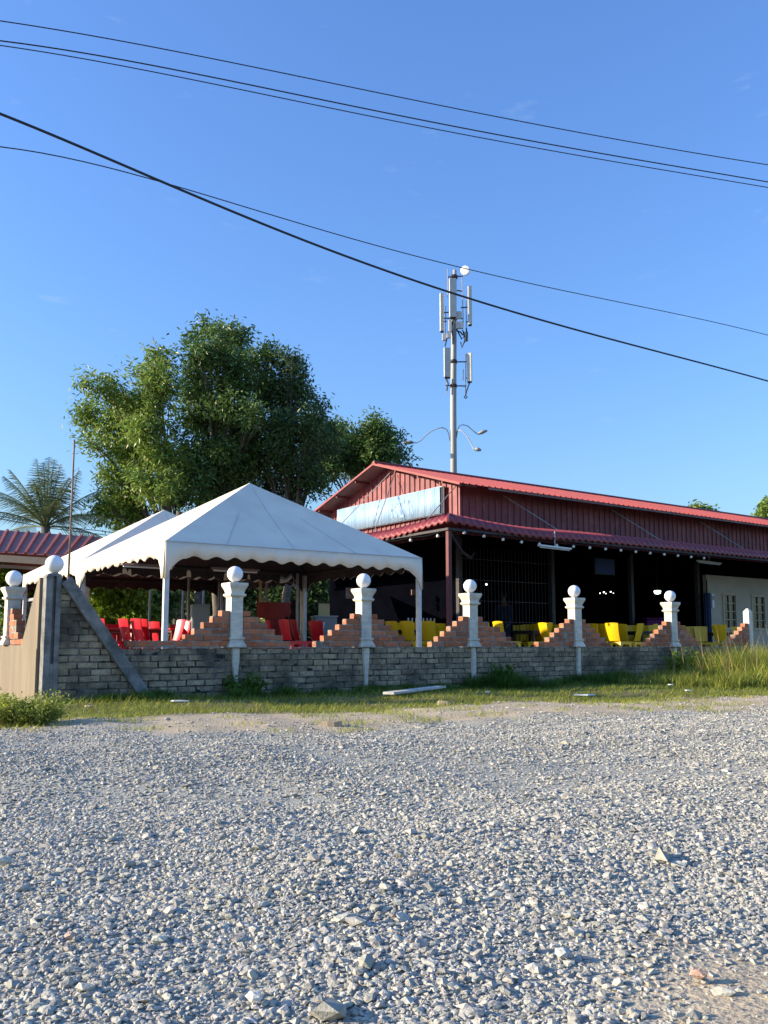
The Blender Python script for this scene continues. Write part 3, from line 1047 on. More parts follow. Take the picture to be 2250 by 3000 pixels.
# welded grille bars of the front opening
for k in range(26):
    a = 0.25 + k * 0.115
    MB().tube([S(a, 0.1, FLOOR), S(a, 0.1, 3.0)], 0.007, 4).build('grille_bar', M['dark_steel'], shed)
for z in (0.7, 1.2, 1.7, 2.2, 2.7):
    MB().beam(S(0.1, 0.1, z), S(3.1, 0.1, z), 0.014, 0.014).build('grille_rail', M['dark_steel'], shed)
# cream room at the right with two windows
CR0 = 9.45
w1 = (10.25, 10.85)
w2 = (11.75, 12.40)
mb = MB()
TOPZ = 2.72
for a0, a1, z0, z1 in ((CR0, w1[0], FLOOR, TOPZ), (w1[0], w1[1], FLOOR, 1.16), (w1[0], w1[1], 2.15, TOPZ), (w1[1], w2[0], FLOOR, TOPZ), (w2[0], w2[1], FLOOR, 1.16), (w2[0], w2[1], 2.15, TOPZ), (w2[1], SLEN, FLOOR, TOPZ)):
    mb.box(S((a0 + a1) / 2, -0.02, (z0 + z1) / 2), (a1 - a0, 0.12, z1 - z0), rz=ANG)
mb.build('cream_wall', M['cream_wall'], shed)
MB().box(S((CR0 + SLEN) / 2, 1.3, 2.98), (SLEN - CR0, 2.6, 0.5), rz=ANG).build('dark_lintel', M['shade_wall'], shed)
for lo, hi in (w1, w2):
    mb = MB()
    z0, z1 = 1.16, 2.15
    c = (lo + hi) / 2
    for x in (lo - 0.025, hi + 0.025):
        mb.box(S(x, -0.09, (z0 + z1) / 2), (0.05, 0.05, z1 - z0 + 0.12), rz=ANG)
    for z in (z0 - 0.025, z1 + 0.025):
        mb.box(S(c, -0.091, z), (hi - lo - 0.02, 0.05, 0.07), rz=ANG)
    mb.box(S(c, -0.075, (z0 + z1) / 2), (0.024, 0.03, z1 - z0 - 0.02), rz=ANG)
    for k in (1, 2, 3):
        mb.box(S(c, -0.0755, z0 + (z1 - z0) * k / 4), (hi - lo - 0.02, 0.031, 0.022), rz=ANG)
    win = mb.build('window', M['frame'], shed)
    for i in range(2):
        for k in range(4):
            x = lo + (hi - lo) * (i + 0.5) / 2
            z = z0 + (z1 - z0) * (k + 0.5) / 4
            me = MB().box((0, 0, 0), ((hi - lo) / 2 - 0.03, 0.006, (z1 - z0) / 4 - 0.03)).mesh('pane', M['glass'])
            link('pane', me, win, local(shed, S(x, -0.05, z)), rz=0)
# stays between roof edge and awning
for a0, b0, z0, a1, b1, z1 in ((-0.04, 0.05, 4.45, -0.9, 0.5, 3.32), (-0.06, 2.7, 5.2, -1.2, 4.4, 3.3), (-0.06, 2.55, 5.1, -1.1, 2.1, 3.3)):
    MB().tube([S(a0, b0, z0), S(a1, b1, z1)], 0.012, 5).build('stay_rod', M['steel'], shed)
for a in (1.3, 5.3, 9.2, 13.0):
    MB().tube([S(a, -0.1, 4.3), S(a + 1.3, -1.0, 3.28)], 0.014, 5).build('stay_rod', M['steel'], shed)

# banner over the gable awning
sign = thing('shop_sign', S(-0.14, 0.56, 3.78), 'faded pale blue banner sign on the red gable wall', 'sign', rz=ANG)
sg0, sg1, sz0, sz1 = 0.56, 5.2, 3.80, 4.47
prof = []
mb = MB()
rows = [[], []]
ns = 240
for k in range(ns + 1):
    s = sg0 + (sg1 - sg0) * k / ns
    o = -0.15 - 0.012 * (0.5 + 0.5 * math.cos(2 * math.pi * k / 4))
    rows[0].append(S(o, s, sz0))
    rows[1].append(S(o, s, sz1))
mb.grid(rows).build('banner', M['sign'], sign, smooth=True, solid=0.003)
mb = MB()
for z in (sz0, sz1):
    mb.beam(S(-0.10, sg0, z), S(-0.10, sg1, z), 0.05, 0.025)
for s in (sg0, sg1):
    mb.beam(S(-0.10, s, sz0), S(-0.10, s, sz1), 0.05, 0.03, up=AX)
mb.build('frame', M['white_enamel'], sign)
MB().beam(S(-0.09, sg0 - 0.035, sz0), S(-0.09, sg0 - 0.035, sz1), 0.12, 0.03, up=AX).build('side_board', M['sign_edge'], sign)


def letter_strokes(ch):
    return {'K': [((0, 0), (0, 1)), ((0, .45), (.6, 1)), ((.15, .55), (.62, 0))], 'E': [((0, 0), (0, 1)), ((0, 1), (.55, 1)), ((0, .5), (.45, .5)), ((0, 0), (.55, 0))], 'N': [((0, 0), (0, 1)), ((0, 1), (.6, 0)), ((.6, 0), (.6, 1))]}[ch]


x = 0
for ch in 'KEN':
    mb = MB()
    for (x0, y0), (x1, y1) in letter_strokes(ch):
        s0, s1 = 2.55 - (x + x0) * 0.36, 2.55 - (x + x1) * 0.36
        mb.beam(S(-0.163, s0, 3.93 + y0 * 0.36), S(-0.163, s1, 3.93 + y1 * 0.36), 0.085, 0.006, up=AX)
    mb.build('letter', M['sign_ink'], sign)
    x += 1.0

# string lights under the awning edge
ls = thing('light_string', S(-AD, -AD, 2.9), 'string of round cream bulbs hanging under the awning edge', 'string lights', rz=ANG)
bulbm = MB().sphere((0, 0, -0.06), 0.034, 12, 8).mesh('bulb', M['bulb'], True)
sockm = MB().lathe([(0.013, -0.035), (0.015, 0.0)], (0, 0, 0), 8).mesh('socket', M['black'])
pts = []
bulbs = [S(-AD + 0.02, -AD + 0.35 + k * 0.92, 2.93) for k in range(5)]
bulbs = bulbs[::-1] + [S(-AD + 0.45 + k * 0.54, -AD + 0.02, 2.93 + sag(0.45 + k * 0.54) * 0.8) for k in range(16)]
for i, bpt in enumerate(bulbs):
    lp = local(ls, bpt)
    bo = link('bulb', bulbm, ls, lp)
    so_ = link('socket', sockm, bo, (0, 0, 0))
    pts.append(bpt)
    if i + 1 < len(bulbs): pts.append((bpt + bulbs[i + 1]) / 2 - ZX * 0.02)
MB().tube(pts, 0.006, 4).build('cable', M['black'], ls)


def tube_lamp(p, L, d, label, mt, hang=0.35):
    q = thing('tube_lamp', p, label, 'lamp')
    MB().beam(p - d * L / 2, p + d * L / 2, 0.09, 0.035).build('batten', mt, q)
    MB().tube([p - d * (L / 2 - 0.03) - ZX * 0.035, p + d * (L / 2 - 0.03) - ZX * 0.035], 0.016, 8).build('tube', M['chair_white'], q)
    if hang:
        MB().tube([p, p + ZX * hang], 0.01, 5).build('hanger', mt, q)


tube_lamp(P(1626, 1603, 19.6), 1.1, (AX * 0.98 + BX * 0.1).normalized(), 'grey tube lamp hung under the front awning near the corner', M['chair_white'])
tube_lamp(P(2078, 1647, 24.2), 1.2, (AX * 0.98 + BX * 0.1).normalized(), 'grey tube lamp hung under the awning before the cream wall', M['chair_white'])
tube_lamp(P(434, 1656, 14.7), 0.9, TB.cross(ZX), 'dusty tube lamp under the front tent near its near corner', M['soffit'], 0)
tube_lamp(P(690, 1668, 15.8), 0.9, TA, 'dusty tube lamp under the middle of the front tent', M['soffit'], 0)

# lit lamps deep in the shed
for k, (u, v, Y, r) in enumerate(((1758, 1738, 24.8, .015), (1769, 1735, 24.9, .022), (1775, 1739, 24.9, .013), (1789, 1734, 24.9, .019), (1797, 1738, 25.0, .012))):
    q = MB().sphere(P(u, v, Y), r, 10, 8).build('pin_lamp', M['lit'])
    tag(q, ['leftmost tiny lit lamp of the cluster deep inside the shed', 'brightest lit lamp of the left trio deep inside the shed', 'faint lit lamp under the bright one of the left trio', 'larger lit lamp of the right pair deep inside the shed', 'fainter lit lamp of the right pair deep inside the shed'][k], 'lamp', 'cluster of tiny lit lamps inside the shed')
tag(MB().sphere(P(1425, 1712, 22.3), 0.024, 10, 8).build('pin_lamp', M['lit']), 'single lit lamp right of the third pillar inside the shed', 'lamp')
tag(MB().sphere(P(1026, 1689, 19.0), 0.020, 10, 8).build('pin_lamp', M['lit']), 'single lit lamp under the front tent left of the second globe', 'lamp')
q = thing('bowl_lamp', P(1926, 1733, 25.6), 'lit bowl shaped ceiling lamp above the fifth pillar', 'lamp')
MB().lathe([(0.02, -0.08), (0.08, -0.06), (0.105, 0.0), (0.09, 0.03)], P(1926, 1733, 25.6), 16).build('bowl', M['lit_dim'], q, smooth=True)
MB().tube([P(1926, 1733, 25.6), P(1926, 1733, 25.6) + ZX * 0.9], 0.008, 5).build('rod', M['black'], q)

# screen hung in the shed
p = P(1770, 1660, 22.6)
q = thing('television', p, 'dark navy television hung from the shed ceiling', 'television', rz=ANG)
MB().box((0, 0, 0), (0.75, 0.06, 0.42)).build('case', M['black'], q, world_space=False, bevel=0.01)
MB().box((0, -0.032, 0), (0.69, 0.006, 0.37)).build('screen', M['navy'], q, world_space=False)

# ------------------------------------------------------------------ furniture


def chair_parts(mt):
    out = {}
    rows = []
    for i in range(9):
        w = i / 8
        hw = 0.150 + 0.035 * w
        z = 0.47 + 0.41 * w
        row = []
        for j in range(9):
            s = j / 8 * 2 - 1
            row.append((-0.19 - 0.11 * w + 0.035 * s * s - 0.012 * math.sin(w * 3.14), s * hw, z + (0.012 * (1 - s * s) if i == 8 else 0)))
        rows.append(row)
    mb = MB().grid(rows)
    back2 = [[(x - 0.018, y, z) for x, y, z in r] for r in rows]
    mb.grid([list(reversed(r)) for r in back2])
    for a, b2 in ((rows[0], back2[0]), (back2[-1], rows[-1])):
        mb.grid([b2, a])
    mb.grid([[r[0] for r in rows], [r[0] for r in back2]])
    mb.grid([[r[-1] for r in back2], [r[-1] for r in rows]])
    out['backrest'] = mb.mesh('backrest', mt, True, 40)
    mb = MB()
    rows = []
    for i in range(5):
        x = -0.20 + 0.42 * i / 4
        rows.append([(x, s * (0.19 + 0.015 * i / 4), 0.455 - 0.010 * (1 - s * s) - (0.012 if i == 4 else 0)) for s in (-1, -0.5, 0, 0.5, 1)])
    mb.grid([list(reversed(r)) for r in rows])
    low = [[(x, y, 0.425) for x, y, z in r] for r in rows]
    mb.grid(low)
    mb.grid([rows[0], low[0]]); mb.grid([low[-1], rows[-1]])
    mb.grid([[r[0] for r in low], [r[0] for r in rows]]); mb.grid([[r[-1] for r in rows], [r[-1] for r in low]])
    out['seat'] = mb.mesh('seat', mt, True, 35)

    def legm(sx, sy):
        mb = MB()
        vs = []
        for z, wx, wy, ox in ((0.43, 0.10, 0.085, 0.0), (0.33, 0.055, 0.05, 0.008), (0.0, 0.038, 0.036, 0.028)):
            x1 = sx * (0.20 + ox)
            y1 = sy * (0.185 + ox * 0.6)
            x0, y0 = x1 - sx * wx, y1 - sy * wy
            t = 0.018
            vs.append([(x1, y1, z), (x0, y1, z), (x0, y1 - sy * t, z), (x1 - sx * t, y1 - sy * t, z), (x1 - sx * t, y0, z), (x1, y0, z)])
        fl = sx * sy > 0
        for i in range(2):
            for j in range(6):
                k = (j + 1) % 6
                quad = [vs[i][j], vs[i][k], vs[i + 1][k], vs[i + 1][j]]
                mb.add(quad if fl else quad[::-1], [(0, 1, 2, 3)])
        mb.add(vs[2], [(0, 1, 2, 3, 4, 5)])
        return mb.mesh('leg', mt)
    out['legs'] = [legm(sx, sy) for sx in (-1, 1) for sy in (-1, 1)]
    mb = MB()
    for sx in (-1, 1):
        mb.box((sx * 0.191, 0, 0.408), (0.016, 0.26, 0.04))
    for sy in (-1, 1):
        mb.box((0, sy * 0.176, 0.408), (0.26, 0.016, 0.04))
    out['apron'] = mb.mesh('apron', mt)
    return out


CH = {k: chair_parts(M['chair_' + k]) for k in ('red', 'yellow', 'white')}


def chair(color, x, y, heading, label, group=None, z=FLOOR):
    q = thing('plastic_chair', (x, y, z), label, 'chair', group or '%s plastic chairs' % color, rz=heading)
    c = CH[color]
    link('seat', c['seat'], q); link('backrest', c['backrest'], q); link('apron', c['apron'], q)
    for l in c['legs']: link('leg', l, q)
    return q


def table_meshes(mt, legmt):
    return (MB().box((0, 0, 0.705), (0.74, 0.74, 0.03)).mesh('table_top', mt), MB().box((0, 0, 0.66), (0.64, 0.64, 0.06)).mesh('apron', legmt),
            MB().box((0, 0, 0.315), (0.05, 0.05, 0.63)).mesh('leg', legmt))


TMS = {'red': table_meshes(M['table_red'], M['red_post']), 'dark': table_meshes(M['table_dark'], M['table_dark'])}


def table(kind, x, y, heading, label, group):
    q = thing('dining_table', (x, y, FLOOR), label, 'table', group, rz=heading)
    t, ap, lg = TMS[kind]
    link('table_top', t, q); link('apron', ap, q)
    for sx in (-1, 1):
        for sy in (-1, 1):
            link('leg', lg, q, (sx * 0.29, sy * 0.29, 0))
    return q


HA = math.atan2(TA.y, TA.x)
for u, Y, lab in ((358, 18.6, 'left most of the front tables beneath the tent'), (424, 18.9, 'just left of the near tent post'), (536, 18.8, 'just right of the near tent post'), (470, 21.0, 'deep under the second tent behind the near post'), (330, 21.3, 'deep under the second tent before the sunlit bush'), (700, 20.0, 'hidden behind the first pillar')):
    p = G(u, Y)
    table('red', p.x, p.y, HA, 'red square dining table, ' + lab, 'red dining tables under the tents')
RED = [
    (284, 17.9, 50, 'first in the row beside the slanting brace'), (310, 17.8, 46, 'second in the row beside the slanting brace'), (336, 17.6, 48, 'third in the row right of the brace'),
    (372, 19.3, 225, 'across the left table, its front catching the sun'), (392, 19.0, 215, 'right of the left table, its front catching the sun'), (404, 17.7, 46, 'alone between brace and near tent post'),
    (440, 17.6, 47, 'first of a close pair left of the tent post'), (456, 17.9, 49, 'second of a close pair left of the tent post'), (502, 18.0, 220, 'first right of the near tent post'),
    (524, 18.2, 223, 'second right of the near tent post, sunlit'), (543, 18.5, 217, 'third right of the near tent post, sunlit'), (385, 22.0, 250, 'far back before the bush, upper row'),
    (350, 21.9, 300, 'far back left, in the shade before the bush'), (320, 20.6, 52, 'middle row behind the brace end'), (420, 21.6, 225, 'far back left of the near tent post'),
    (506, 21.8, 250, 'far back right of the tent post'), (452, 21.4, 42, 'far back directly behind the near tent post'), (568, 19.0, 250, 'close to the grey cabinet left of the first pillar'), (488, 19.9, 52, 'middle row right behind the tent post'),
]
for u, Y, hd, w in RED:
    p = G(u, Y)
    chair('red', p.x, p.y, R(hd), 'red plastic chair, ' + w, 'red plastic chairs under the tents')
# chairs with their backs to the wall near the red partition
for k, (u, Y, w) in enumerate(((818, 18.9, 'left one'), (866, 18.2, 'middle one'), (897, 18.4, 'right one'), (947, 19.3, 'lone one before the grey cabinets'))):
    p = G(u, Y)
    chair('red', p.x, p.y, R((32, 40, 26, 60)[k]), 'red plastic chair between the first two pillars, %s' % w, 'red plastic chairs under the tents')
chair('white', *G(912, 19.9).xy, R(160), 'white plastic chair behind the red chairs', 'white chairs')

YEL = [
    (1122, 20.6, 20, 'by the left foot of the right tent post'), (1172, 19.6, 42, 'first of three backs left of the tent post'), (1214, 19.4, 48, 'middle of three backs beside the tent post'), (1266, 19.5, 62, 'right of the right tent post'),
    (1345, 21.0, 80, 'behind the third pillar'), (1446, 20.4, 25, 'half hidden by bricks right of the third pillar'), (1484, 19.6, 28, 'bright, in full sun right of the third pillar'),
    (1528, 22.2, 235, 'behind the dark table right of the third pillar'), (1568, 22.3, 250, 'right behind the dark table of the third bay'), (1574, 20.8, 150, 'low at the near side of the dark table of the third bay'), (1614, 20.7, 22, 'left of the fourth pillar, tilted away'),
    (1736, 22.3, 60, 'first right of the fourth pillar'), (1776, 21.9, 28, 'second right of the fourth pillar'), (1806, 20.9, 38, 'standing nearest in the fourth bay'), (1795, 23.5, 60, 'deep in the fourth bay behind the others'),
    (1836, 23.2, 240, 'behind the dark table of the fourth bay'), (1872, 23.4, 235, 'far side of the dark table before the purple cloth'), (1838, 21.6, 140, 'low side seat at the dark table of the fourth bay'), (1880, 22.0, 150, 'low at the right end of the dark table of the fourth bay'),
    (1148, 21.9, 230, 'low behind the picket barrier left of the tent post'), (1196, 21.0, 60, 'peeking between the first two backs by the tent post'), (1242, 20.8, 40, 'peeking between the last two backs by the tent post'), (1304, 21.6, 50, 'right of the maroon post'),
    (1506, 22.9, 240, 'far behind the bright sunlit one'), (1592, 22.0, 35, 'at the right end of the dark table of the third bay'), (1640, 22.6, 30, 'hidden low behind the fourth pillar'), (1752, 21.6, 30, 'between the first two right of the fourth pillar'), (1826, 22.2, 45, 'touching the dark table of the fourth bay'), (1905, 22.8, 240, 'just left of the fifth pillar'), (1990, 23.6, 50, 'just right of the fifth pillar'),
    (2022, 24.6, 255, 'left of the pair behind the tall grass'), (2050, 24.5, 265, 'right of the pair behind the tall grass'), (2108, 22.8, 48, 'behind the seed stalks before the cream wall'), (2155, 24.6, 255, 'beside the end post before the cream wall'),
]
for u, Y, hd, w in YEL:
    p = G(u, Y)
    chair('yellow', p.x, p.y, R(hd), 'yellow plastic chair, ' + w, 'yellow plastic chairs before the shed')
for u, Y, w in ((1552, 21.5, 'in the bay right of the third pillar'), (1862, 22.7, 'in the bay right of the fourth pillar'), (1752, 22.9, 'behind yellow chairs by the fourth pillar'), (2085, 25.0, 'behind the tall grass'), (1192, 20.6, 'behind yellow chairs beside the tent post')):
    p = G(u, Y)
    table('dark', p.x, p.y, ANG + 0.1, 'dark wooden dining table ' + w, 'dark dining tables before the shed')

# white picket barrier behind the yellow chairs
p0, p1 = G(1196, 21.3), G(1345, 21.9)
q = thing('picket_barrier', (p0.x, p0.y, FLOOR), 'low white picket barrier behind the yellow chairs near the tent post', 'barrier')
n = 15
for k in range(n):
    p = p0.lerp(p1, k / (n - 1))
    MB().box((p.x, p.y, FLOOR + 0.5), (0.03, 0.02, 1.04), rz=ANG).build('picket', M['chair_white'], q)
for z in (0.35, 0.85):
    MB().beam(p0 + ZX * (FLOOR + z) - BX * 0.02, p1 + ZX * (FLOOR + z) - BX * 0.02, 0.02, 0.045).build('rail', M['chair_white'], q)

# grey cabinets, red partition, boards under the tent
p = G(591, 18.2)
q = thing('grey_cabinet', (p.x, p.y, FLOOR), 'tall light grey cabinet left of the first pillar', 'cabinet', rz=ANG - 0.3)
MB().box((0, 0, 0.6), (0.36, 0.36, 1.2)).build('body', M['grey_box'], q, world_space=False, bevel=0.012)
MB().box((0, -0.186, 0.62), (0.32, 0.012, 1.08)).build('door', M['grey_box'], q, world_space=False, bevel=0.004)
MB().box((0.12, -0.2, 0.7), (0.015, 0.02, 0.12)).build('handle', M['steel'], q, world_space=False)
p = G(951, 20.2)
q = thing('grey_counter', (p.x, p.y, FLOOR), 'low grey serving counter behind the red chairs', 'counter', rz=ANG - 0.35)
MB().box((0, 0, 0.5), (0.50, 0.5, 1.0)).build('body', M['grey_box'], q, world_space=False, bevel=0.01)
MB().box((0, 0, 1.015), (0.54, 0.54, 0.03)).build('top', M['steel'], q, world_space=False)
p = G(951, 21.2)
q = thing('menu_board', (p.x, p.y, FLOOR), 'small beige board standing behind the grey counter', 'board', rz=ANG - 0.3)
MB().box((0, 0, 1.19), (0.27, 0.025, 0.34)).build('panel', M['beige'], q, world_space=False)
MB().box((0, 0.03, 0.6), (0.04, 0.03, 1.2)).build('leg', M['dark_steel'], q, world_space=False)
MB().box((-0.04, -0.005, 1.375), (0.38, 0.05, 0.03)).build('hood', M['dark_steel'], q, world_space=False)
p0, p1 = G(757, 20.3), G(860, 20.6)
q = thing('corrugated_partition', (p0.x, p0.y, FLOOR), 'bright red corrugated sheet partition under the lean-to', 'partition')
dd = (p1 - p0).normalized()
ribbed(lambda s: p0 + dd * s + ZX * FLOOR, lambda s: p0 + dd * s + ZX * 1.62, (p1 - p0).length, 0.055, 0.018, 'sheet', M['red_sheet'], q, Vector((dd.y, -dd.x, 0)))
for pp in (p0, p1):
    MB().box((pp.x, pp.y + 0.03, FLOOR + 0.72), (0.04, 0.04, 1.44)).build('post', M['red_post'], q)
# lean-to roof
pa, pb = P(660, 1672, 21.0), P(868, 1690, 21.4)
q = thing('lean_to_roof', (pa.x, pa.y, FLOOR), 'low rusty lean-to roof on thin posts under the tents', 'roof')
dd = (pb - pa)
dd.z = 0
LL = dd.length
dd.normalize()
nn = Vector((dd.y, -dd.x, 0))
ribbed(lambda s: pa + dd * s - ZX * 0.16 + nn * 0.5, lambda s: pa + dd * s - nn * 1.6 + ZX * 0.3, LL, 0.16, 0.03, 'roof_sheet', M['rust'], q, ZX)
MB().beam(pa + nn * 0.5 - ZX * 0.2, pb + nn * 0.5 - ZX * 0.24, 0.05, 0.09).build('fascia', M['soffit'], q)
for u in (765, 783):
    g = G(u, 20.6)
    MB().box((g.x, g.y, 1.2), (0.06, 0.06, 2.1)).build('post', M['beige'] if u == 765 else M['steel'], q)
# white wing lamp clamped to the tent post
lp = P(838, 1697, 18.9)
q = thing('floodlight', lp, 'white winged work lamp on the back tent post', 'lamp')
rows = []
for i in range(9):
    s = i / 8 * 2 - 1
    rows.append([lp + Vector((s * 0.125, 0.05 * k, 0.05 * abs(s) + 0.03 * s - 0.02 * (1 - s * s) + (0.06 * k if True else 0))) for k in (-1, 0, 1)])
MB().grid(rows).build('shade', M['white_enamel'], q, smooth=True, solid=0.01)
MB().tube([lp + Vector((0.10, 0.02, 0.08)), lp + Vector((0.2, 0.1, -0.04)), lp + Vector((0.24, 0.1, -0.12))], 0.012, 5).build('arm', M['steel'], q)
for k, (u, Y, z1) in enumerate(((444, 22.3, 2.1), (540, 22.8, 2.2), (556, 20.5, 2.2), (600, 23.0, 2.2), (645, 22.0, 2.2), (873, 19.3, 2.2))):
    g = G(u, Y)
    tag(MB().tube([(g.x, g.y, 0.1), (g.x, g.y, z1)], 0.032, 8).build('support_post', M['steel']), ['thin grey support post in front of the sunlit bush', 'thin grey post between tree trunks, leftmost of a pair', 'thin grey post between tree trunks, right of a pair', 'grey post behind the grey cabinet', 'grey post left of the first pillar', 'grey post under the winged work lamp'][k], 'post', 'thin posts under the tents')
# hanging wooden plates
for k, (u, v, Y, w, h) in enumerate(((1215, 1736, 21.5, 0.2, 0.13), (1226, 1762, 21.5, 0.13, 0.15), (1028, 1738, 20.5, 0.26, 0.25))):
    p = P(u, v, Y)
    tag(MB().box(p, (w, 0.03, h), rz=ANG).build('wooden_plate', M['rust'], bevel=0.004), ['upper brown plate hanging left of the right tent post', 'lower brown plate hanging left of the right tent post', 'brown plate hanging beside the second pillar'][k], 'plate', 'brown plates hung on the shed')
# small things at the right of the opening
p = S(9.36, -0.15, FLOOR)
q = thing('rolled_curtain', p, 'dark navy gathered curtain at the left edge of the cream wall', 'curtain', rz=ANG)
mb = MB()
ring = []
for z in (0.15, 1.0, 1.9):
    ring.append([(0.09 * math.cos(a) * (1 + 0.25 * math.cos(6 * a)), 0.07 * math.sin(a) * (1 + 0.25 * math.cos(6 * a)), z) for a in [2 * math.pi * k / 36 for k in range(37)]])
mb.grid(ring).build('cloth', M['navy'], q, world_space=False, smooth=True)
MB().tube([(0, 0, 1.9), (0, 0, 2.3)], 0.02, 6).build('cord', M['black'], q, world_space=False)
p = S(9.62, -0.13, 1.95)
q = thing('meter_box', p, 'white electric meter box beside the navy curtain', 'meter box', rz=ANG)
MB().box((0, 0, 0.0), (0.10, 0.09, 0.42)).build('case', M['white_enamel'], q, world_space=False, bevel=0.008)
MB().box((0, -0.048, 0.08), (0.07, 0.008, 0.12)).build('window', M['glass'], q, world_space=False)
p = G(1905, 24.4)
tag(MB().box((p.x, p.y, 0.66 + FLOOR), (0.45, 0.4, 0.8)).box((p.x, p.y, 1.09 + FLOOR), (0.52, 0.47, 0.04)).build('covered_table', M['purple'], bevel=0.03), 'counter draped in dark purple cloth left of the fifth pillar', 'counter')
# yellow cloth left on the bricks
p = wall_pt(T_PIL[0] + 0.088 + 0.118 * 2.5, -0.01, WALL_H + 0.012 + BH * 4 + 0.03)
mb = MB().sphere(p, 0.042, 10, 7, 0.8)
mb.v = [tuple(Vector(v) + Vector((random.uniform(-.008, .008), random.uniform(-.008, .008), random.uniform(-.006, .006)))) for v in mb.v]
tag(mb.build('yellow_cloth', M['yellow_cloth'], smooth=True), 'crumpled pale yellow cloth lying on the brick steps right of the first pillar', 'cloth')

# ------------------------------------------------------------------ people in the shade


def skin_mesh(name, pts, edges, mt, parent, sub=2):
    """One continuous limbed surface grown from a skeleton: pts = (x, y, z, radius)."""
    me = bpy.data.meshes.new(name)
    me.from_pydata([p[:3] for p in pts], edges, [])
    o = link(name, me, parent)
    md = o.modifiers.new('skin', 'SKIN')
    for i, p in enumerate(pts):
        r = p[3]
        me.skin_vertices[0].data[i].radius = (r, r) if not isinstance(r, tuple) else r
    me.skin_vertices[0].data[0].use_root = True
    sd = o.modifiers.new('smooth', 'SUBSURF')
    sd.levels = sd.render_levels = sub
    me.materials.append(mt)
    return o


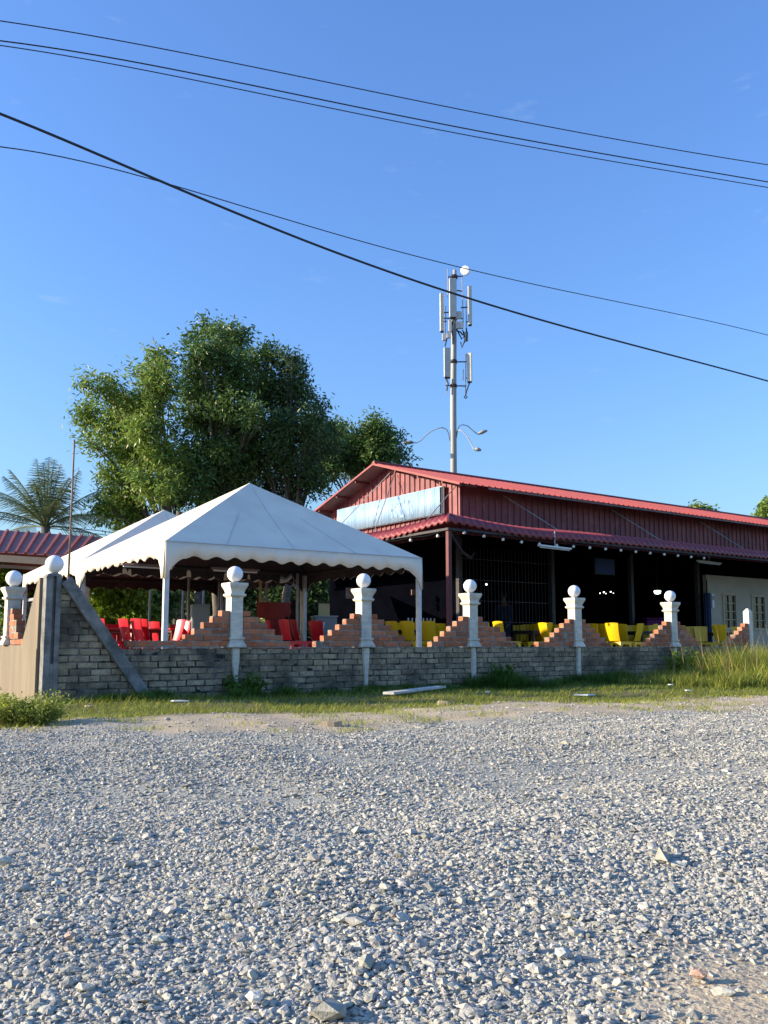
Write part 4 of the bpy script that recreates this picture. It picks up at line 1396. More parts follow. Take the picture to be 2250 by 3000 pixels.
def person(loc, heading, label, top, bottom, scarf, seated):
    q = thing('person', loc, label, 'person', rz=heading)
    # local +x: where the person faces
    hip = 0.50 if seated else 0.92
    sh = hip + 0.48
    pts = [(0, 0, hip, (0.13, 0.15)), (0, 0, hip + 0.2, (0.11, 0.13)), (0, 0, sh - 0.08, (0.11, 0.15)), (0, 0, sh + 0.06, 0.055), (0.02, 0, sh + 0.16, (0.075, 0.07)), (0.025, 0, sh + 0.27, (0.085, 0.075))]
    ed = [(0, 1), (1, 2), (2, 3), (3, 4), (4, 5)]
    hands = []
    for sy in (-1, 1):
        n = len(pts)
        pts += [(0, sy * 0.17, sh - 0.03, 0.055), (0.05, sy * 0.22, sh - 0.30, 0.045), (0.26, sy * 0.16, sh - 0.38 if seated else sh - 0.50, 0.032), (0.33, sy * 0.14, sh - 0.39 if seated else sh - 0.57, (0.04, 0.02))]
        ed += [(2, n), (n, n + 1), (n + 1, n + 2), (n + 2, n + 3)]
        hands.append(Vector(pts[-1][:3]))
    for sy in (-1, 1):
        n = len(pts)
        if seated:
            pts += [(0.02, sy * 0.09, hip - 0.02, 0.085), (0.42, sy * 0.11, hip - 0.02, 0.062), (0.42, sy * 0.11, 0.08, 0.04), (0.56, sy * 0.12, 0.04, 0.035)]
        else:
            pts += [(0, sy * 0.09, hip - 0.06, 0.085), (0.02, sy * 0.10, 0.48, 0.06), (-0.01, sy * 0.10, 0.08, 0.042), (0.13, sy * 0.11, 0.04, 0.035)]
        ed += [(0, n), (n, n + 1), (n + 1, n + 2), (n + 2, n + 3)]
    body = skin_mesh('body', pts, ed, M['skin'], q)
    for hnd, sy in zip(hands, (-1, 1)):
        mb = MB()
        for f, ln in enumerate((0.055, 0.07, 0.075, 0.068, 0.055)):
            if f == 0:
                mb.tube([hnd + Vector((-0.02, -sy * 0.03, 0)), hnd + Vector((0.01, -sy * 0.055, -0.005)), hnd + Vector((0.03, -sy * 0.06, -0.01))], [0.009, 0.009, 0.006], 6)
            else:
                y = sy * (0.014 * (f - 2.5))
                mb.tube([hnd + Vector((0.01, y, 0)), hnd + Vector((0.03 + ln * 0.5, y, -0.008)), hnd + Vector((0.03 + ln * 0.85, y, -0.035))], [0.009, 0.008, 0.006], 6)
        mb.build('hand', M['skin'], q, world_space=False, smooth=True)
    tp = [(p[0], p[1], p[2], tuple(r + 0.016 for r in p[3]) if isinstance(p[3], tuple) else p[3] + 0.016) for p in pts[:3]]
    te = [(0, 1), (1, 2)]
    for k in range(2):
        n = len(tp)
        tp += [(*pts[6 + 4 * k][:3], 0.07), (*pts[7 + 4 * k][:3], 0.058), (*pts[8 + 4 * k][:3], 0.045)]
        te += [(2, n), (n, n + 1), (n + 1, n + 2)]
    skin_mesh('shirt', tp, te, top, q)
    bp_ = [(0, 0, hip - 0.01, (0.14, 0.155))]
    be = []
    for k in range(2):
        n = len(bp_)
        bp_ += [(*pts[14 + 4 * k][:3], 0.10), (*pts[15 + 4 * k][:3], 0.075), (pts[16 + 4 * k][0], pts[16 + 4 * k][1], 0.10, 0.06)]
        be += [(0, n), (n, n + 1), (n + 1, n + 2)]
    skin_mesh('trousers', bp_, be, bottom, q)
    # head covering or hair
    hz = sh + 0.23
    rows = []
    for i in range(9):
        el = math.pi * (i / 8) * (0.78 if scarf else 0.6)
        rows.append([Vector((0.012 - 0.012 * i / 8 + math.sin(el) * math.cos(a) * (0.105 if scarf else 0.098), math.sin(el) * math.sin(a) * 0.098, hz + 0.02 + math.cos(el) * 0.125)) for a in [R(48) + (2 * math.pi - R(96)) * k / 20 for k in range(21)]])
    if scarf:
        rows.append([Vector((v.x * 1.5 - 0.01, v.y * 2.0, sh - 0.06)) for v in rows[-1]])
    MB().grid(rows).build('headscarf' if scarf else 'hair', scarf or M['black_cloth'], q, world_space=False, smooth=True, solid=0.012)
    mb = MB()
    fx = 0.103
    for sy in (-1, 1):
        mb.sphere((fx - 0.012, sy * 0.032, hz + 0.02), 0.011, 8, 6)
    mb.build('eye', M['black_cloth'], q, world_space=False)
    MB().sphere((fx - 0.002, 0, hz - 0.01), 0.016, 8, 6, 1.4).build('nose', M['skin'], q, world_space=False, smooth=True)
    MB().box((fx - 0.01, 0, hz - 0.05), (0.012, 0.045, 0.010)).build('mouth', M['maroon_cloth'], q, world_space=False)
    return q


g = G(866, 19.8)
person((g.x, g.y, FLOOR), R(60), 'person in dark headscarf and maroon top seated behind the red chairs', M['maroon_cloth'], M['black_cloth'], M['black_cloth'], True)
g = G(1472, 23.3)
person((g.x, g.y, FLOOR), R(250), 'person in dim blue clothes standing in the shade behind yellow chairs', M['blue_cloth'], M['navy'], None, False)

# ------------------------------------------------------------------ trees and plants


def leaf_mesh(name, C, length, width, mt, droop=0.3, dirs=None):
    n = len(C)
    d = rng.normal(0, 1, (n, 3)) if dirs is None else dirs + rng.normal(0, 0.45, (n, 3))
    d[:, 2] = d[:, 2] * 0.8 - droop
    d /= np.linalg.norm(d, axis=1)[:, None]
    w = np.cross(d, rng.normal(0, 1, (n, 3)))
    w /= np.linalg.norm(w, axis=1)[:, None] + 1e-9
    L = length * rng.uniform(0.6, 1.3, n)[:, None]
    Wd = width * rng.uniform(0.7, 1.25, n)[:, None]
    V = np.stack([C - d * L / 2, C + w * Wd / 2 - d * L * 0.05, C + d * L / 2, C - w * Wd / 2 - d * L * 0.05], 1)
    return np_mesh(name, V.reshape(-1, 3), np.arange(4 * n).reshape(n, 4), mt, False)


def crown_points(lobes, n_sprigs, per, spread=0.16, shell=0.55):
    """Twig ends spread through the lobes' volume; each carries a few leaves."""
    lob = np.array(lobes)
    wgt = lob[:, 3] ** 2
    wgt /= wgt.sum()
    k = rng.choice(len(lob), n_sprigs, p=wgt)
    d = rng.normal(0, 1, (n_sprigs, 3))
    d /= np.linalg.norm(d, axis=1)[:, None]
    r = rng.uniform(0, 1, n_sprigs) ** shell
    # lumpy rim: the radius varies with direction so the outline breaks up
    lump = 1 + 0.30 * np.sin(d[:, 0] * 5 + k) * np.sin(d[:, 2] * 6 + 2 * k) + rng.normal(0, 0.10, n_sprigs)
    C = lob[k, :3] + d * (r * lob[k, 3] * lump)[:, None] * np.array([1.0, 1.0, 0.95])
    dirs = np.repeat(d * 0.6 + np.array([0, 0, -0.1]), per, 0)
    Cs = np.repeat(C, per, 0) + rng.normal(0, spread, (n_sprigs * per, 3))
    return Cs, dirs


def limb(p, q, r0, r1, seed, n=5, wob=0.12):
    rr = random.Random(seed)
    pts, rs = [], []
    for i in range(n + 1):
        w = i / n
        pt = p.lerp(q, w) + Vector((rr.uniform(-1, 1), rr.uniform(-1, 1), rr.uniform(-0.5, 0.5))) * (wob * (p - q).length * 0.12 * (1 if 0 < i < n else 0)) + ZX * (0.10 * (q - p).length * math.sin(math.pi * w))
        pts.append(pt)
        rs.append(r0 + (r1 - r0) * w)
    return pts, rs


def tree(name, base, lobes, n, per, lw, mt, label, r=0.2, fork=0.35, group='trees behind the tents', spread=0.21):
    q = thing(name, base, label, 'tree', group)
    lob = [(Vector(l[:3]), l[3]) for l in lobes]
    ctr = sum((l[0] for l in lob), Vector()) / len(lob)
    top = max(lob, key=lambda l: l[0].z)[0]
    f = Vector(base).lerp(Vector((ctr.x, ctr.y, top.z)), fork)
    mb = MB()
    pts, rs = limb(Vector(base), f, r, r * 0.7, 1, 5, 0.15)
    pts = [p - ZX * (0.10 * (f - Vector(base)).length * math.sin(math.pi * i / 5)) for i, p in enumerate(pts)]
    mb.tube(pts, rs, 9)
    mb.build('trunk', M['bark'], q, smooth=True)
    for i, (c, rad) in enumerate(lob):
        pts, rs = limb(f + Vector((0, 0, random.uniform(-0.4, 0.4))), c + ZX * rad * 0.2, r * 0.42, r * 0.07, i + 3)
        mb = MB().tube(pts, rs, 6)
        for k in range(4):
            st = pts[random.randint(2, 4)]
            en = c + Vector((random.uniform(-1, 1), random.uniform(-1, 1), random.uniform(-0.6, 0.9))) * rad * 0.8
            mb.tube([st, st.lerp(en, 0.5) + ZX * 0.1, en], [r * 0.12, r * 0.08, r * 0.025], 4)
        mb.build('branch', M['bark'], q, smooth=True)
    C, D = crown_points(ragged(lobes, int(n)), n, per, spread)
    me = leaf_mesh('crown', C, lw[0], lw[1], mt, 0.25, D)
    o = link('crown', me, q)
    o.matrix_parent_inverse = Matrix.Translation(-Vector(base))
    return q


def ragged(lob, seed):
    """Small sprays that stick out of the main masses and break the outline."""
    rr = random.Random(seed)
    out = [(l[0], l[1], l[2], l[3] * 0.70) for l in lob]
    for l in lob:
        for k in range(5):
            d = Vector((rr.gauss(0, 1), rr.gauss(0, 0.8), rr.gauss(0.15, 0.8))).normalized()
            c = Vector(l[:3]) + d * l[3] * rr.uniform(0.75, 1.08)
            out.append((c.x, c.y, c.z, l[3] * rr.uniform(0.22, 0.36)))
    return out


def lobes_from(lst, Y, dy=1.5, seed=3):
    rr = random.Random(seed)
    out = []
    for cx_, cy_, rc in lst:
        u, v = 150 + cx_ / 1.508, 880 + cy_ / 1.508
        yy = Y + rr.uniform(-dy, dy)
        p = P(u, v, yy)
        out.append((p.x, p.y, p.z, rc / 1.508 / FPX * yy))
    return out


TY = 33.0
LA = lobes_from([(230, 400, 85), (150, 515, 68), (250, 560, 95), (185, 640, 45), (340, 470, 90), (330, 660, 80), (470, 260, 62), (420, 330, 55), (470, 400, 105), (420, 560, 115), (380, 700, 95), (280, 790, 70), (330, 850, 85), (450, 830, 110), (240, 930, 60), (330, 940, 90), (500, 700, 110), (560, 860, 90)], TY - 1.5, 1.6, 1)
LB = lobes_from([(688, 112, 36), (650, 165, 56), (735, 150, 54), (660, 240, 90), (770, 210, 85), (850, 165, 40), (640, 370, 105), (760, 350, 110), (900, 260, 70), (980, 240, 42), (640, 520, 120), (790, 470, 105), (880, 370, 80), (620, 680, 110), (740, 620, 110), (700, 800, 110), (820, 790, 90), (870, 620, 90), (860, 720, 110), (780, 720, 90), (900, 520, 70), (640, 780, 110), (700, 880, 90)], TY, 1.5, 2)
LC = lobes_from([(1060, 250, 42), (1030, 320, 80), (1090, 380, 70), (960, 400, 85), (1050, 460, 110), (1000, 570, 110), (1130, 540, 80), (1190, 570, 60), (930, 690, 100), (1050, 700, 115), (1150, 660, 85), (1100, 810, 100), (960, 820, 100), (1220, 640, 60), (1170, 760, 70), (1190, 470, 26)], TY + 0.5, 1.4, 3)
LD = lobes_from([(1430, 545, 42), (1400, 590, 50), (1470, 600, 65), (1380, 660, 60), (1480, 680, 75), (1550, 690, 40), (1280, 600, 45), (1280, 690, 65), (1350, 730, 60), (1220, 760, 55), (1325, 640, 55), (1330, 720, 62), (1240, 700, 66), (1265, 560, 26), (1180, 640, 70), (1440, 700, 60)], TY + 5, 1.2, 4)
tree('acacia_tree', (G(560, TY).x, TY, 0), LA, 1950, 14, (0.23, 0.060), M['leaf_light'], 'broad light green tree with sunlit drooping sprays at the left of the clump', 0.20, 0.30)
tree('tall_tree', (G(640, TY + 0.6).x, TY + 0.6, 0), LB, 2150, 14, (0.22, 0.072), M['leaf_mid'], 'tallest tree with a dense dark green crown behind the tent peak', 0.24, 0.35)
tree('dense_tree', (G(840, TY + 1).x, TY + 1, 0), LC, 1850, 13, (0.20, 0.062), M['leaf_dark'], 'dull green round crowned tree between the tallest tree and the red gable', 0.20, 0.35)
tree('small_tree', (G(1110, TY + 5).x, TY + 5, 0), LD, 1500, 13, (0.22, 0.07), M['leaf_mid'], 'smaller dark green tree just above the red gable roof', 0.16, 0.4)
for k, (lst, Y, lab) in enumerate((([(2045, 1512, 30), (2020, 1518, 20), (2070, 1520, 28), (2095, 1528, 18)], 48, 'low green tree top showing over the middle of the red roof'), ([(2245, 1525, 34), (2268, 1490, 34), (2295, 1510, 50)], 50, 'green tree top at the right edge over the red roof'))):
    lob = []
    for u, v, rp in lst:
        p = P(u, v, Y)
        lob.append((p.x, p.y, p.z, rp / FPX * Y))
    b0 = (lob[0][0], Y, 0)
    tree('distant_tree', b0, lob, 800, 7, (0.34, 0.10), M['leaf_light'], lab, 0.18, 0.6, 'distant trees over the red roof', 0.2)

# sunlit bushes under and beyond the tents


def bush(lst, Y, n, label, mt, lw=(0.17, 0.085)):
    lob = []
    for u, v, rp in lst:
        yy = Y + random.uniform(-0.5, 0.5)
        p = P(u, v, yy)
        lob.append((p.x, p.y, p.z, rp / FPX * yy))
    base = Vector((lob[0][0], Y, 0))
    q = thing('leafy_bush', base, label, 'bush', 'bushes behind the yard')
    mb = MB()
    for l in lob:
        mb.tube([base + Vector((random.uniform(-0.2, 0.2), 0, 0)), base.lerp(Vector(l[:3]), 0.5), Vector(l[:3])], [0.05, 0.035, 0.015], 5)
    mb.build('stem', M['bark'], q, smooth=True)
    C, D = crown_points(lob, n, 5, 0.12)
    o = link('foliage', leaf_mesh('foliage', C, lw[0], lw[1], mt, 0.3, D), q)
    o.matrix_parent_inverse = Matrix.Translation(-base)
    return q


bush([(300, 1730, 42), (350, 1720, 40), (400, 1735, 40), (280, 1790, 42), (330, 1790, 40), (390, 1795, 40), (300, 1840, 40), (430, 1800, 35)], 25, 1500, 'yellow green bush in sun under the far edge of the tent', M['leaf_bush'])
bush([(440, 1745, 38), (430, 1830, 40), (470, 1790, 40), (500, 1750, 35)], 26.5, 700, 'shadier bush right of the sunlit one', M['leaf_mid'])
bush([(30, 1700, 50), (100, 1720, 50), (160, 1700, 45), (60, 1780, 60), (150, 1790, 60), (-30, 1730, 60)], 26, 1400, 'green bush filling the gap under the small red roof at far left', M['leaf_bush'])
for k, (u0, u1, Y) in enumerate(((560, 595, 27), (640, 655, 28), (525, 520, 29), (700, 690, 27.5))):
    a_, b_ = G(u1, Y), P(u0, 1500, Y)
    q = tag(MB().tube([a_, a_.lerp(b_, 0.5) + Vector((0.08, 0, 0)), b_], [0.16, 0.13, 0.10], 9).build('bare_trunk', M['bark'], smooth=True), ['leaning pale tree trunk behind the grey cabinet', 'tree trunk left of the first pillar', 'thin tree trunk beside the near tent post', 'tree trunk right of the first pillar'][k], 'tree trunk', 'tree trunks behind the tents')
# dense dark thicket closing the gap behind the trunks
lob = []
for u in range(520, 1000, 55):
    for v in (1640, 1720, 1800):
        p = P(u, v, 36 + random.uniform(-1, 1))
        lob.append((p.x, p.y, p.z, 0.95))
C, D = crown_points(lob, 5200, 6, 0.2)
tag(link('undergrowth', leaf_mesh('undergrowth', C, 0.24, 0.09, M['leaf_dark'], 0.3, D)), kind='stuff')
lob = []
for u in range(-900, 3300, 90):
    p = P(u, 1850, 75 + random.uniform(-4, 4))
    lob.append((p.x, p.y, 1.4 + random.uniform(-0.3, 0.6), 2.2))
C, D = crown_points(lob, 4200, 6, 0.4)
tag(link('treeline', leaf_mesh('treeline', C, 0.6, 0.25, M['leaf_dark'], 0.2, D)), kind='stuff')

# coconut palm at the left
PB = G(128, 31)
q = thing('palm_tree', PB, 'coconut palm with feathery fronds behind the small red roof', 'palm')
pc = P(134, 1545, 31)
MB().tube([PB, PB.lerp(pc, 0.5), pc], [0.2, 0.16, 0.15], 10).build('trunk', M['bark'], q, smooth=True)


def frond(c, az, el, L, sagk, leaf=0.72):
    pts = []
    d = Vector((math.cos(az) * math.cos(el), math.sin(az) * math.cos(el), math.sin(el)))
    for i in range(13):
        w = i / 12
        pts.append(c + d * L * w - ZX * sagk * L * w * w)
    V, Fq = [], []
    for i in range(2, 12):
        for sub in (0.0, 0.2, 0.4, 0.6, 0.8):
            p = pts[i].lerp(pts[i + 1], sub)
            t = (pts[i + 1] - pts[i]).normalized()
            sd = t.cross(ZX)
            if sd.length < 0.05: sd = Vector((1, 0, 0))
            sd.normalize()
            w = (i + sub) / 12
            ln = leaf * math.sin(math.pi * min(1, 0.18 + 0.80 * w)) + 0.08
            for s in (-1, 1):
                tip = p + (sd * s * 0.75 + t * 0.55 - ZX * (0.45 + random.uniform(0, 0.3))).normalized() * ln * random.uniform(0.8, 1.1)
                n = len(V)
                wv = t * 0.011
                V += [p - wv, p + wv, p.lerp(tip, 0.6) + wv * 1.0, tip]
                Fq.append((n, n + 1, n + 2, n + 3))
    rach = MB().tube(pts, [0.035 * (1 - i / 14) for i in range(13)], 5)
    return rach, V, Fq


specs = []
for k in range(5): specs.append((R(60 + 25 * k), R(78 + 3 * (k % 2)), 2.5 + 0.15 * (k % 3), 0.03))
for az, el, L, sk in ((15, 50, 3.0, .28), (170, 48, 3.1, .30), (200, 28, 3.0, .34), (-18, 25, 2.9, .36), (215, 58, 2.8, .25), (-40, 58, 2.7, .25), (160, 12, 2.7, .40), (25, 10, 2.7, .42), (268, 60, 2.4, .25), (240, 40, 2.7, .34), (300, 38, 2.6, .34), (188, 64, 3.0, .22), (-8, 66, 2.9, .22), (120, 40, 2.6, .3), (60, 35, 2.6, .3)):
    specs.append((R(az), R(el), L, sk))
for az, el, L, sk in specs:
    rach, V, Fq = frond(pc, az, el, L, sk)
    n = len(rach.v)
    rach.add(V, Fq)
    rach.build('frond', M['palm'], q)

# far power lines behind the palm
for k, (v0, v1) in enumerate(((1512, 1556), (1520, 1566))):
    pts = [P(-300, v0 - 25, 45), P(0, v0, 48), P(150, (v0 + v1) / 2 + 5, 50), P(300, v1, 52), P(700, v1 + 60, 58)]
    tag(MB().tube(pts, 0.022, 4).build('power_line', M['wire']), ['upper thin power line far behind the palm', 'lower thin power line far behind the palm'][k], 'wire', 'thin wires behind the palm')

# small red roofed shelter at the left
lr0, lr1 = P(-420, 1524, 24.5), P(300, 1574, 22.5)
le0, le1 = P(-420, 1592, 21.5), P(245, 1633, 19.9)
q = thing('roofed_shelter', (lr0.x, lr0.y, 0), 'small open shelter with a red corrugated roof at the far left', 'shelter')
L = (le1 - le0).length
nrm = (lr0 - le0).cross(le1 - le0).normalized()
if nrm.z < 0: nrm = -nrm
ribbed(lambda s: le0.lerp(le1, s / L), lambda s: lr0.lerp(lr1, s / L), L, 0.26, 0.05, 'roof_sheet', M['shelter_roof'], q, nrm)
MB().beam(le0 - ZX * 0.14, le1 - ZX * 0.14, 0.05, 0.16).build('fascia', M['dark_steel'], q)
MB().beam(le0 - ZX * 0.30 + Vector((0, 0.3, 0)), le1 - ZX * 0.30 + Vector((0, 0.3, 0)), 0.05, 0.08).build('beam', M['soffit'], q)
back = [lr0 + Vector((0.3, 3.0, -1.2)), lr1 + Vector((0.3, 3.0, -1.2))]
MB().grid([[lr0, lr1], back]).build('back_slope', M['red_wall'], q, solid=0.02)
for f in (0.1, 0.55, 0.93):
    p = le0.lerp(le1, f)
    MB().box((p.x, p.y + 0.2, (p.z - 0.2) / 2), (0.09, 0.09, p.z - 0.2)).build('post', M['steel'], q)
# pale wall behind the tents at left
p0, p1 = P(180, 1700, 23.5), P(262, 1700, 23.8)
q = thing('pale_wall', (p0.x, p0.y, 0), 'short pale rendered wall seen between the flagpole and tent post', 'wall')
MB().beam(Vector((p0.x, p0.y, 1.25)), Vector((p1.x, p1.y, 1.25)), 0.12, 2.5).build('render', M['cream_wall'], q)
MB().beam(Vector((p0.x, p0.y, 2.53)), Vector((p1.x, p1.y, 2.53)), 0.18, 0.06).build('coping', M['old_concrete'], q)

# flagpole beside the tents
a_, b_ = P(203, 1760, 13.2), P(218, 1288, 13.2)
a_ = Vector((a_.x - 0.03, a_.y, FLOOR))
q = thing('flagpole', a_, 'thin rusty bare pole rising beside the left edge of the tent', 'pole')
MB().tube([a_, a_.lerp(b_, 0.4)], 0.021, 8).build('lower_tube', M['pole'], q, smooth=True)
MB().tube([a_.lerp(b_, 0.395), b_], [0.016, 0.014], 8).build('upper_tube', M['pole'], q, smooth=True)
MB().tube([b_ - ZX * 0.5, P(232, 1370, 13.2), P(224, 1400, 13.2), P(214, 1470, 13.2)], 0.004, 4).build('rope', M['black'], q)

# ------------------------------------------------------------------ phone mast
MY = 60.0


def mp(cx_, cy_, dy=0.0):
    return P(1150 + cx_ / 3.403, 750 + cy_ / 3.403, MY + dy)


mbase = mp(604, 2150)
mast = thing('phone_mast', (mbase.x, MY, 0), 'tall grey mobile phone mast with panel antennas behind the red roof', 'mast')
MB().tube([(mbase.x, MY, 0), mp(606, 1500), mp(612, 800), mp(620, 140)], [0.24, 0.215, 0.19, 0.13], 16).build('pole', M['mast'], mast, smooth=True)


def panel(x0, x1, y0, y1, dy, rz=0.0, depth=0.16, name='panel_antenna'):
    c = (mp(x0, y0, dy) + mp(x1, y1, dy)) / 2
    w = (mp(x1, y0, dy) - mp(x0, y0, dy)).length
    h = (mp(x0, y0, dy) - mp(x0, y1, dy)).length
    o = MB().box(c, (w, depth, h), rz=rz).build(name, M['antenna'], mast, bevel=0.03)
    k = MB().box(c - ZX * (h / 2 + 0.05), (w * 0.8, depth * 0.8, 0.09), rz=rz).build('connector_plate', M['black'], mast)
    return o


panel(472, 512, 372, 750, -0.3, 0.3)
panel(566, 636, 225, 612, -0.55, 0.1, 0.2)
panel(752, 790, 300, 685, -0.3, -0.3)
panel(512, 578, 915, 1208, -0.4, 0.2)
panel(742, 792, 968, 1252, -0.3, -0.4)
for (x0, x1, y0, y1, dy) in ((632, 690, 555, 625, -0.4), (634, 700, 655, 725, -0.45), (560, 590, 640, 760, -0.5), (495, 530, 775, 845, -0.3), (540, 580, 775, 820, -0.4), (712, 752, 760, 850, -0.2)):
    c = (mp(x0, y0, dy) + mp(x1, y1, dy)) / 2
    MB().box(c, ((mp(x1, y0, dy) - mp(x0, y0, dy)).length, 0.22, (mp(x0, y0, dy) - mp(x0, y1, dy)).length)).build('radio_unit', M['antenna'], mast, bevel=0.02)
for pts in ([(550, 130), (550, 410)], [(692, 190), (704, 640), (700, 730)], [(530, 500), (530, 800)], [(735, 430), (735, 800)], [(732, 968), (728, 1390)], [(545, 1210), (545, 1370)], [(705, 1130), (703, 1240)]):
    MB().tube([mp(x, y, -0.2) for x, y in pts], 0.035, 6).build('mount_pipe', M['mast'], mast)
for pts in ([(550, 210), (700, 200)], [(490, 570), (560, 560)], [(510, 620), (700, 625)], [(680, 515), (770, 510)], [(580, 1055), (740, 1055)], [(530, 1290), (735, 1297)], [(490, 660), (540, 650)], [(730, 660), (770, 655)], [(735, 1000), (760, 1000)], [(735, 1217), (765, 1217)], [(640, 345), (690, 350)]):
    MB().tube([mp(x, y, -0.2) for x, y in pts], 0.045, 6).build('bracket', M['dark_steel'], mast)
for y in (210, 620, 1055, 1297):
    MB().lathe([(0.24, -0.12), (0.25, 0.0), (0.24, 0.12)], mp(614 - (y - 200) * 0.006, y), 14).build('clamp_ring', M['dark_steel'], mast)
for pts in ([(640, 730), (660, 770), (690, 830), (715, 800), (700, 740)], [(600, 640), (590, 720), (600, 800), (600, 870)], [(560, 740), (540, 830), (525, 900)], [(720, 850), (690, 915), (680, 860)], [(640, 745), (680, 760), (700, 790)], [(770, 1260), (740, 1340), (728, 1390)], [(728, 1390), (715, 1405), (730, 1420), (745, 1405), (730, 1390)], [(530, 1215), (555, 1270), (540, 1340)], [(735, 720), (745, 780), (735, 850)]):
    MB().tube([mp(x, y, -0.35) for x, y in pts], 0.05, 6).build('cable', M['black'], mast)
dc = mp(720, 142, -0.4)
dr = 47 / 3.403 / FPX * MY
n_ = Vector((-0.35, -0.92, -0.15)).normalized()
mt_ = n_.to_track_quat('Z', 'Y').to_matrix()
mb = MB()
mb.lathe([(0.0, 0.02), (dr * 0.7, 0.018), (dr, 0.0), (dr, -0.2), (dr * 0.5, -0.32), (0.05, -0.34)], (0, 0, 0), 24)
mb.v = [tuple(dc + mt_ @ Vector(v)) for v in mb.v]
mb.build('dish', M['globe'], mast, smooth=True, auto=40)
for pts, hd, w in (([(570, 1840), (560, 1770), (540, 1730), (500, 1711), (450, 1718), (390, 1745), (330, 1790), (280, 1840), (240, 1862), (205, 1862)], ((108, 1866), (208, 1862)), -0.3), ([(630, 1840), (645, 1740), (662, 1733), (700, 1748), (750, 1805), (785, 1875), (805, 1918), (818, 1928)], ((818, 1930), (884, 1938)), -1.2), ([(635, 1830), (650, 1730), (668, 1690), (705, 1682), (750, 1695), (800, 1740), (845, 1775)], ((852, 1775), (945, 1745)), 1.0)):
    arm = MB().tube([mp(x, y, w * (i / len(pts))) for i, (x, y) in enumerate(pts)], 0.035, 6).build('lamp_arm', M['mast'], mast, smooth=True)
    (x0, y0), (x1, y1) = hd
    a_, b_ = mp(x0, y0, w), mp(x1, y1, w)
    if x0 < 300: a_, b_ = b_, a_
    d = (b_ - a_)
    Lh = d.length
    mb = MB()
    rows = []
    for i in range(9):
        s = i / 8
        r = (0.07 + 0.13 * math.sin(math.pi * min(1, s * 0.9 + 0.08)))
        c = a_.lerp(b_, s)
        rows.append([c + Vector((0, math.cos(t) * r * 1.1, math.sin(t) * r * (0.9 if math.sin(t) > 0 else 0.45))) for t in [2 * math.pi * k / 12 for k in range(13)]])
    o = mb.grid(rows).build('lamp_head', M['mast'], arm, smooth=True, world_space=False)
    m2 = Matrix.Translation(mast.location).inverted()
    for vtx in o.data.vertices: vtx.co = m2 @ vtx.co

# ------------------------------------------------------------------ overhead wires


def wire(pts, y0, y1, r, label, n=40, name='overhead_wire'):
    us = np.array([p[0] for p in pts], float)
    vs = np.array([p[1] for p in pts], float)
    deg = min(4, len(pts) - 1)
    co = np.polyfit(us / 1000, vs, deg)
    out = []
    for u in np.linspace(-60, 2310, n):
        k = (u - 0) / 2250.0
        Y = 1 / ((1 - k) / y0 + k / y1)
        out.append(P(float(u), float(np.polyval(co, u / 1000)), Y))
    first, last = out[0], out[-1]
    d0, d1 = (out[0] - out[1]).normalized(), (out[-1] - out[-2]).normalized()
    out = [first + d0 * 6] + out + [last + d1 * 10]
    return tag(MB().tube(out, r, 6).build(name, M['wire'], smooth=True), label, 'wire', 'overhead wires crossing the sky')


K_ = 1.3562
wire([(0, 45 * K_), (415 * K_, 118 * K_), (830 * K_, 203 * K_), (1245 * K_, 285 * K_), (1659 * K_, 356 * K_)], 8.4, 11.2, 0.0058, 'topmost thin wire crossing the upper sky')
wire([(0, 88 * K_), (415 * K_, 158 * K_), (830 * K_, 243 * K_), (1245 * K_, 322 * K_), (1659 * K_, 393 * K_)], 8.7, 11.6, 0.0072, 'upper one of the close pair of wires below the topmost wire')
wire([(0, 98 * K_), (415 * K_, 172 * K_), (830 * K_, 257 * K_), (1245 * K_, 335 * K_), (1659 * K_, 405 * K_)], 8.9, 11.9, 0.0058, 'lower one of the close pair of wires below the topmost wire')
wire([(0, 247 * K_), (200 * K_, 325 * K_), (400 * K_, 415 * K_), (600 * K_, 500 * K_), (800 * K_, 571 * K_), (965 * K_, 630 * K_), (1190 * K_, 693 * K_), (1430 * K_, 766 * K_), (1659 * K_, 822 * K_)], 8.5, 17.6, 0.0145, 'thick black twisted cable sagging across the middle of the sky', 60)
wire([(0, 317 * K_), (400 * K_, 408 * K_), (800 * K_, 527 * K_), (965 * K_, 570 * K_), (1300 * K_, 645 * K_), (1659 * K_, 724 * K_)], 11, 21, 0.0078, 'thin wire that crosses behind the thick twisted cable')

# ------------------------------------------------------------------ grass


def blades(name, x, y, h, w, mt, lean=0.35, bend=0.5, z0=None, segs=2):
    n = len(x)
    z = hills(x, y) - 0.005 if z0 is None else z0
    az = rng.uniform(0, 2 * np.pi, n)
    ln = np.abs(rng.normal(0, lean, n))
    d = np.stack([np.cos(az) * ln, np.sin(az) * ln, np.ones(n)], -1)
    s = np.stack([-np.sin(az), np.cos(az), np.zeros(n)], -1) * (w / 2)[:, None]
    base = np.stack([x, y, z], -1)
    bd = np.stack([np.cos(az), np.sin(az), np.zeros(n)], -1) * (bend * rng.uniform(0.3, 1, n) * h)[:, None]
    rings = []
    for k in range(segs + 1):
        t = k / segs
        c = base + d * (h * t)[:, None] + bd * t * t - np.array([0, 0, 1]) * (0.3 * bend * h * t * t)[:, None]
        wd = (1 - t) ** 0.7 if k < segs else 0.06
        rings += [c - s * wd, c + s * wd]
    V = np.stack(rings, 1).reshape(-1, 3)
    per = 2 * (segs + 1)
    f = np.array([[2 * k, 2 * k + 1, 2 * k + 3, 2 * k + 2] for k in range(segs)])
    F = (f[None] + (np.arange(n) * per)[:, None, None]).reshape(-1, 4)
    return np_mesh(name, V, F, mt, False)


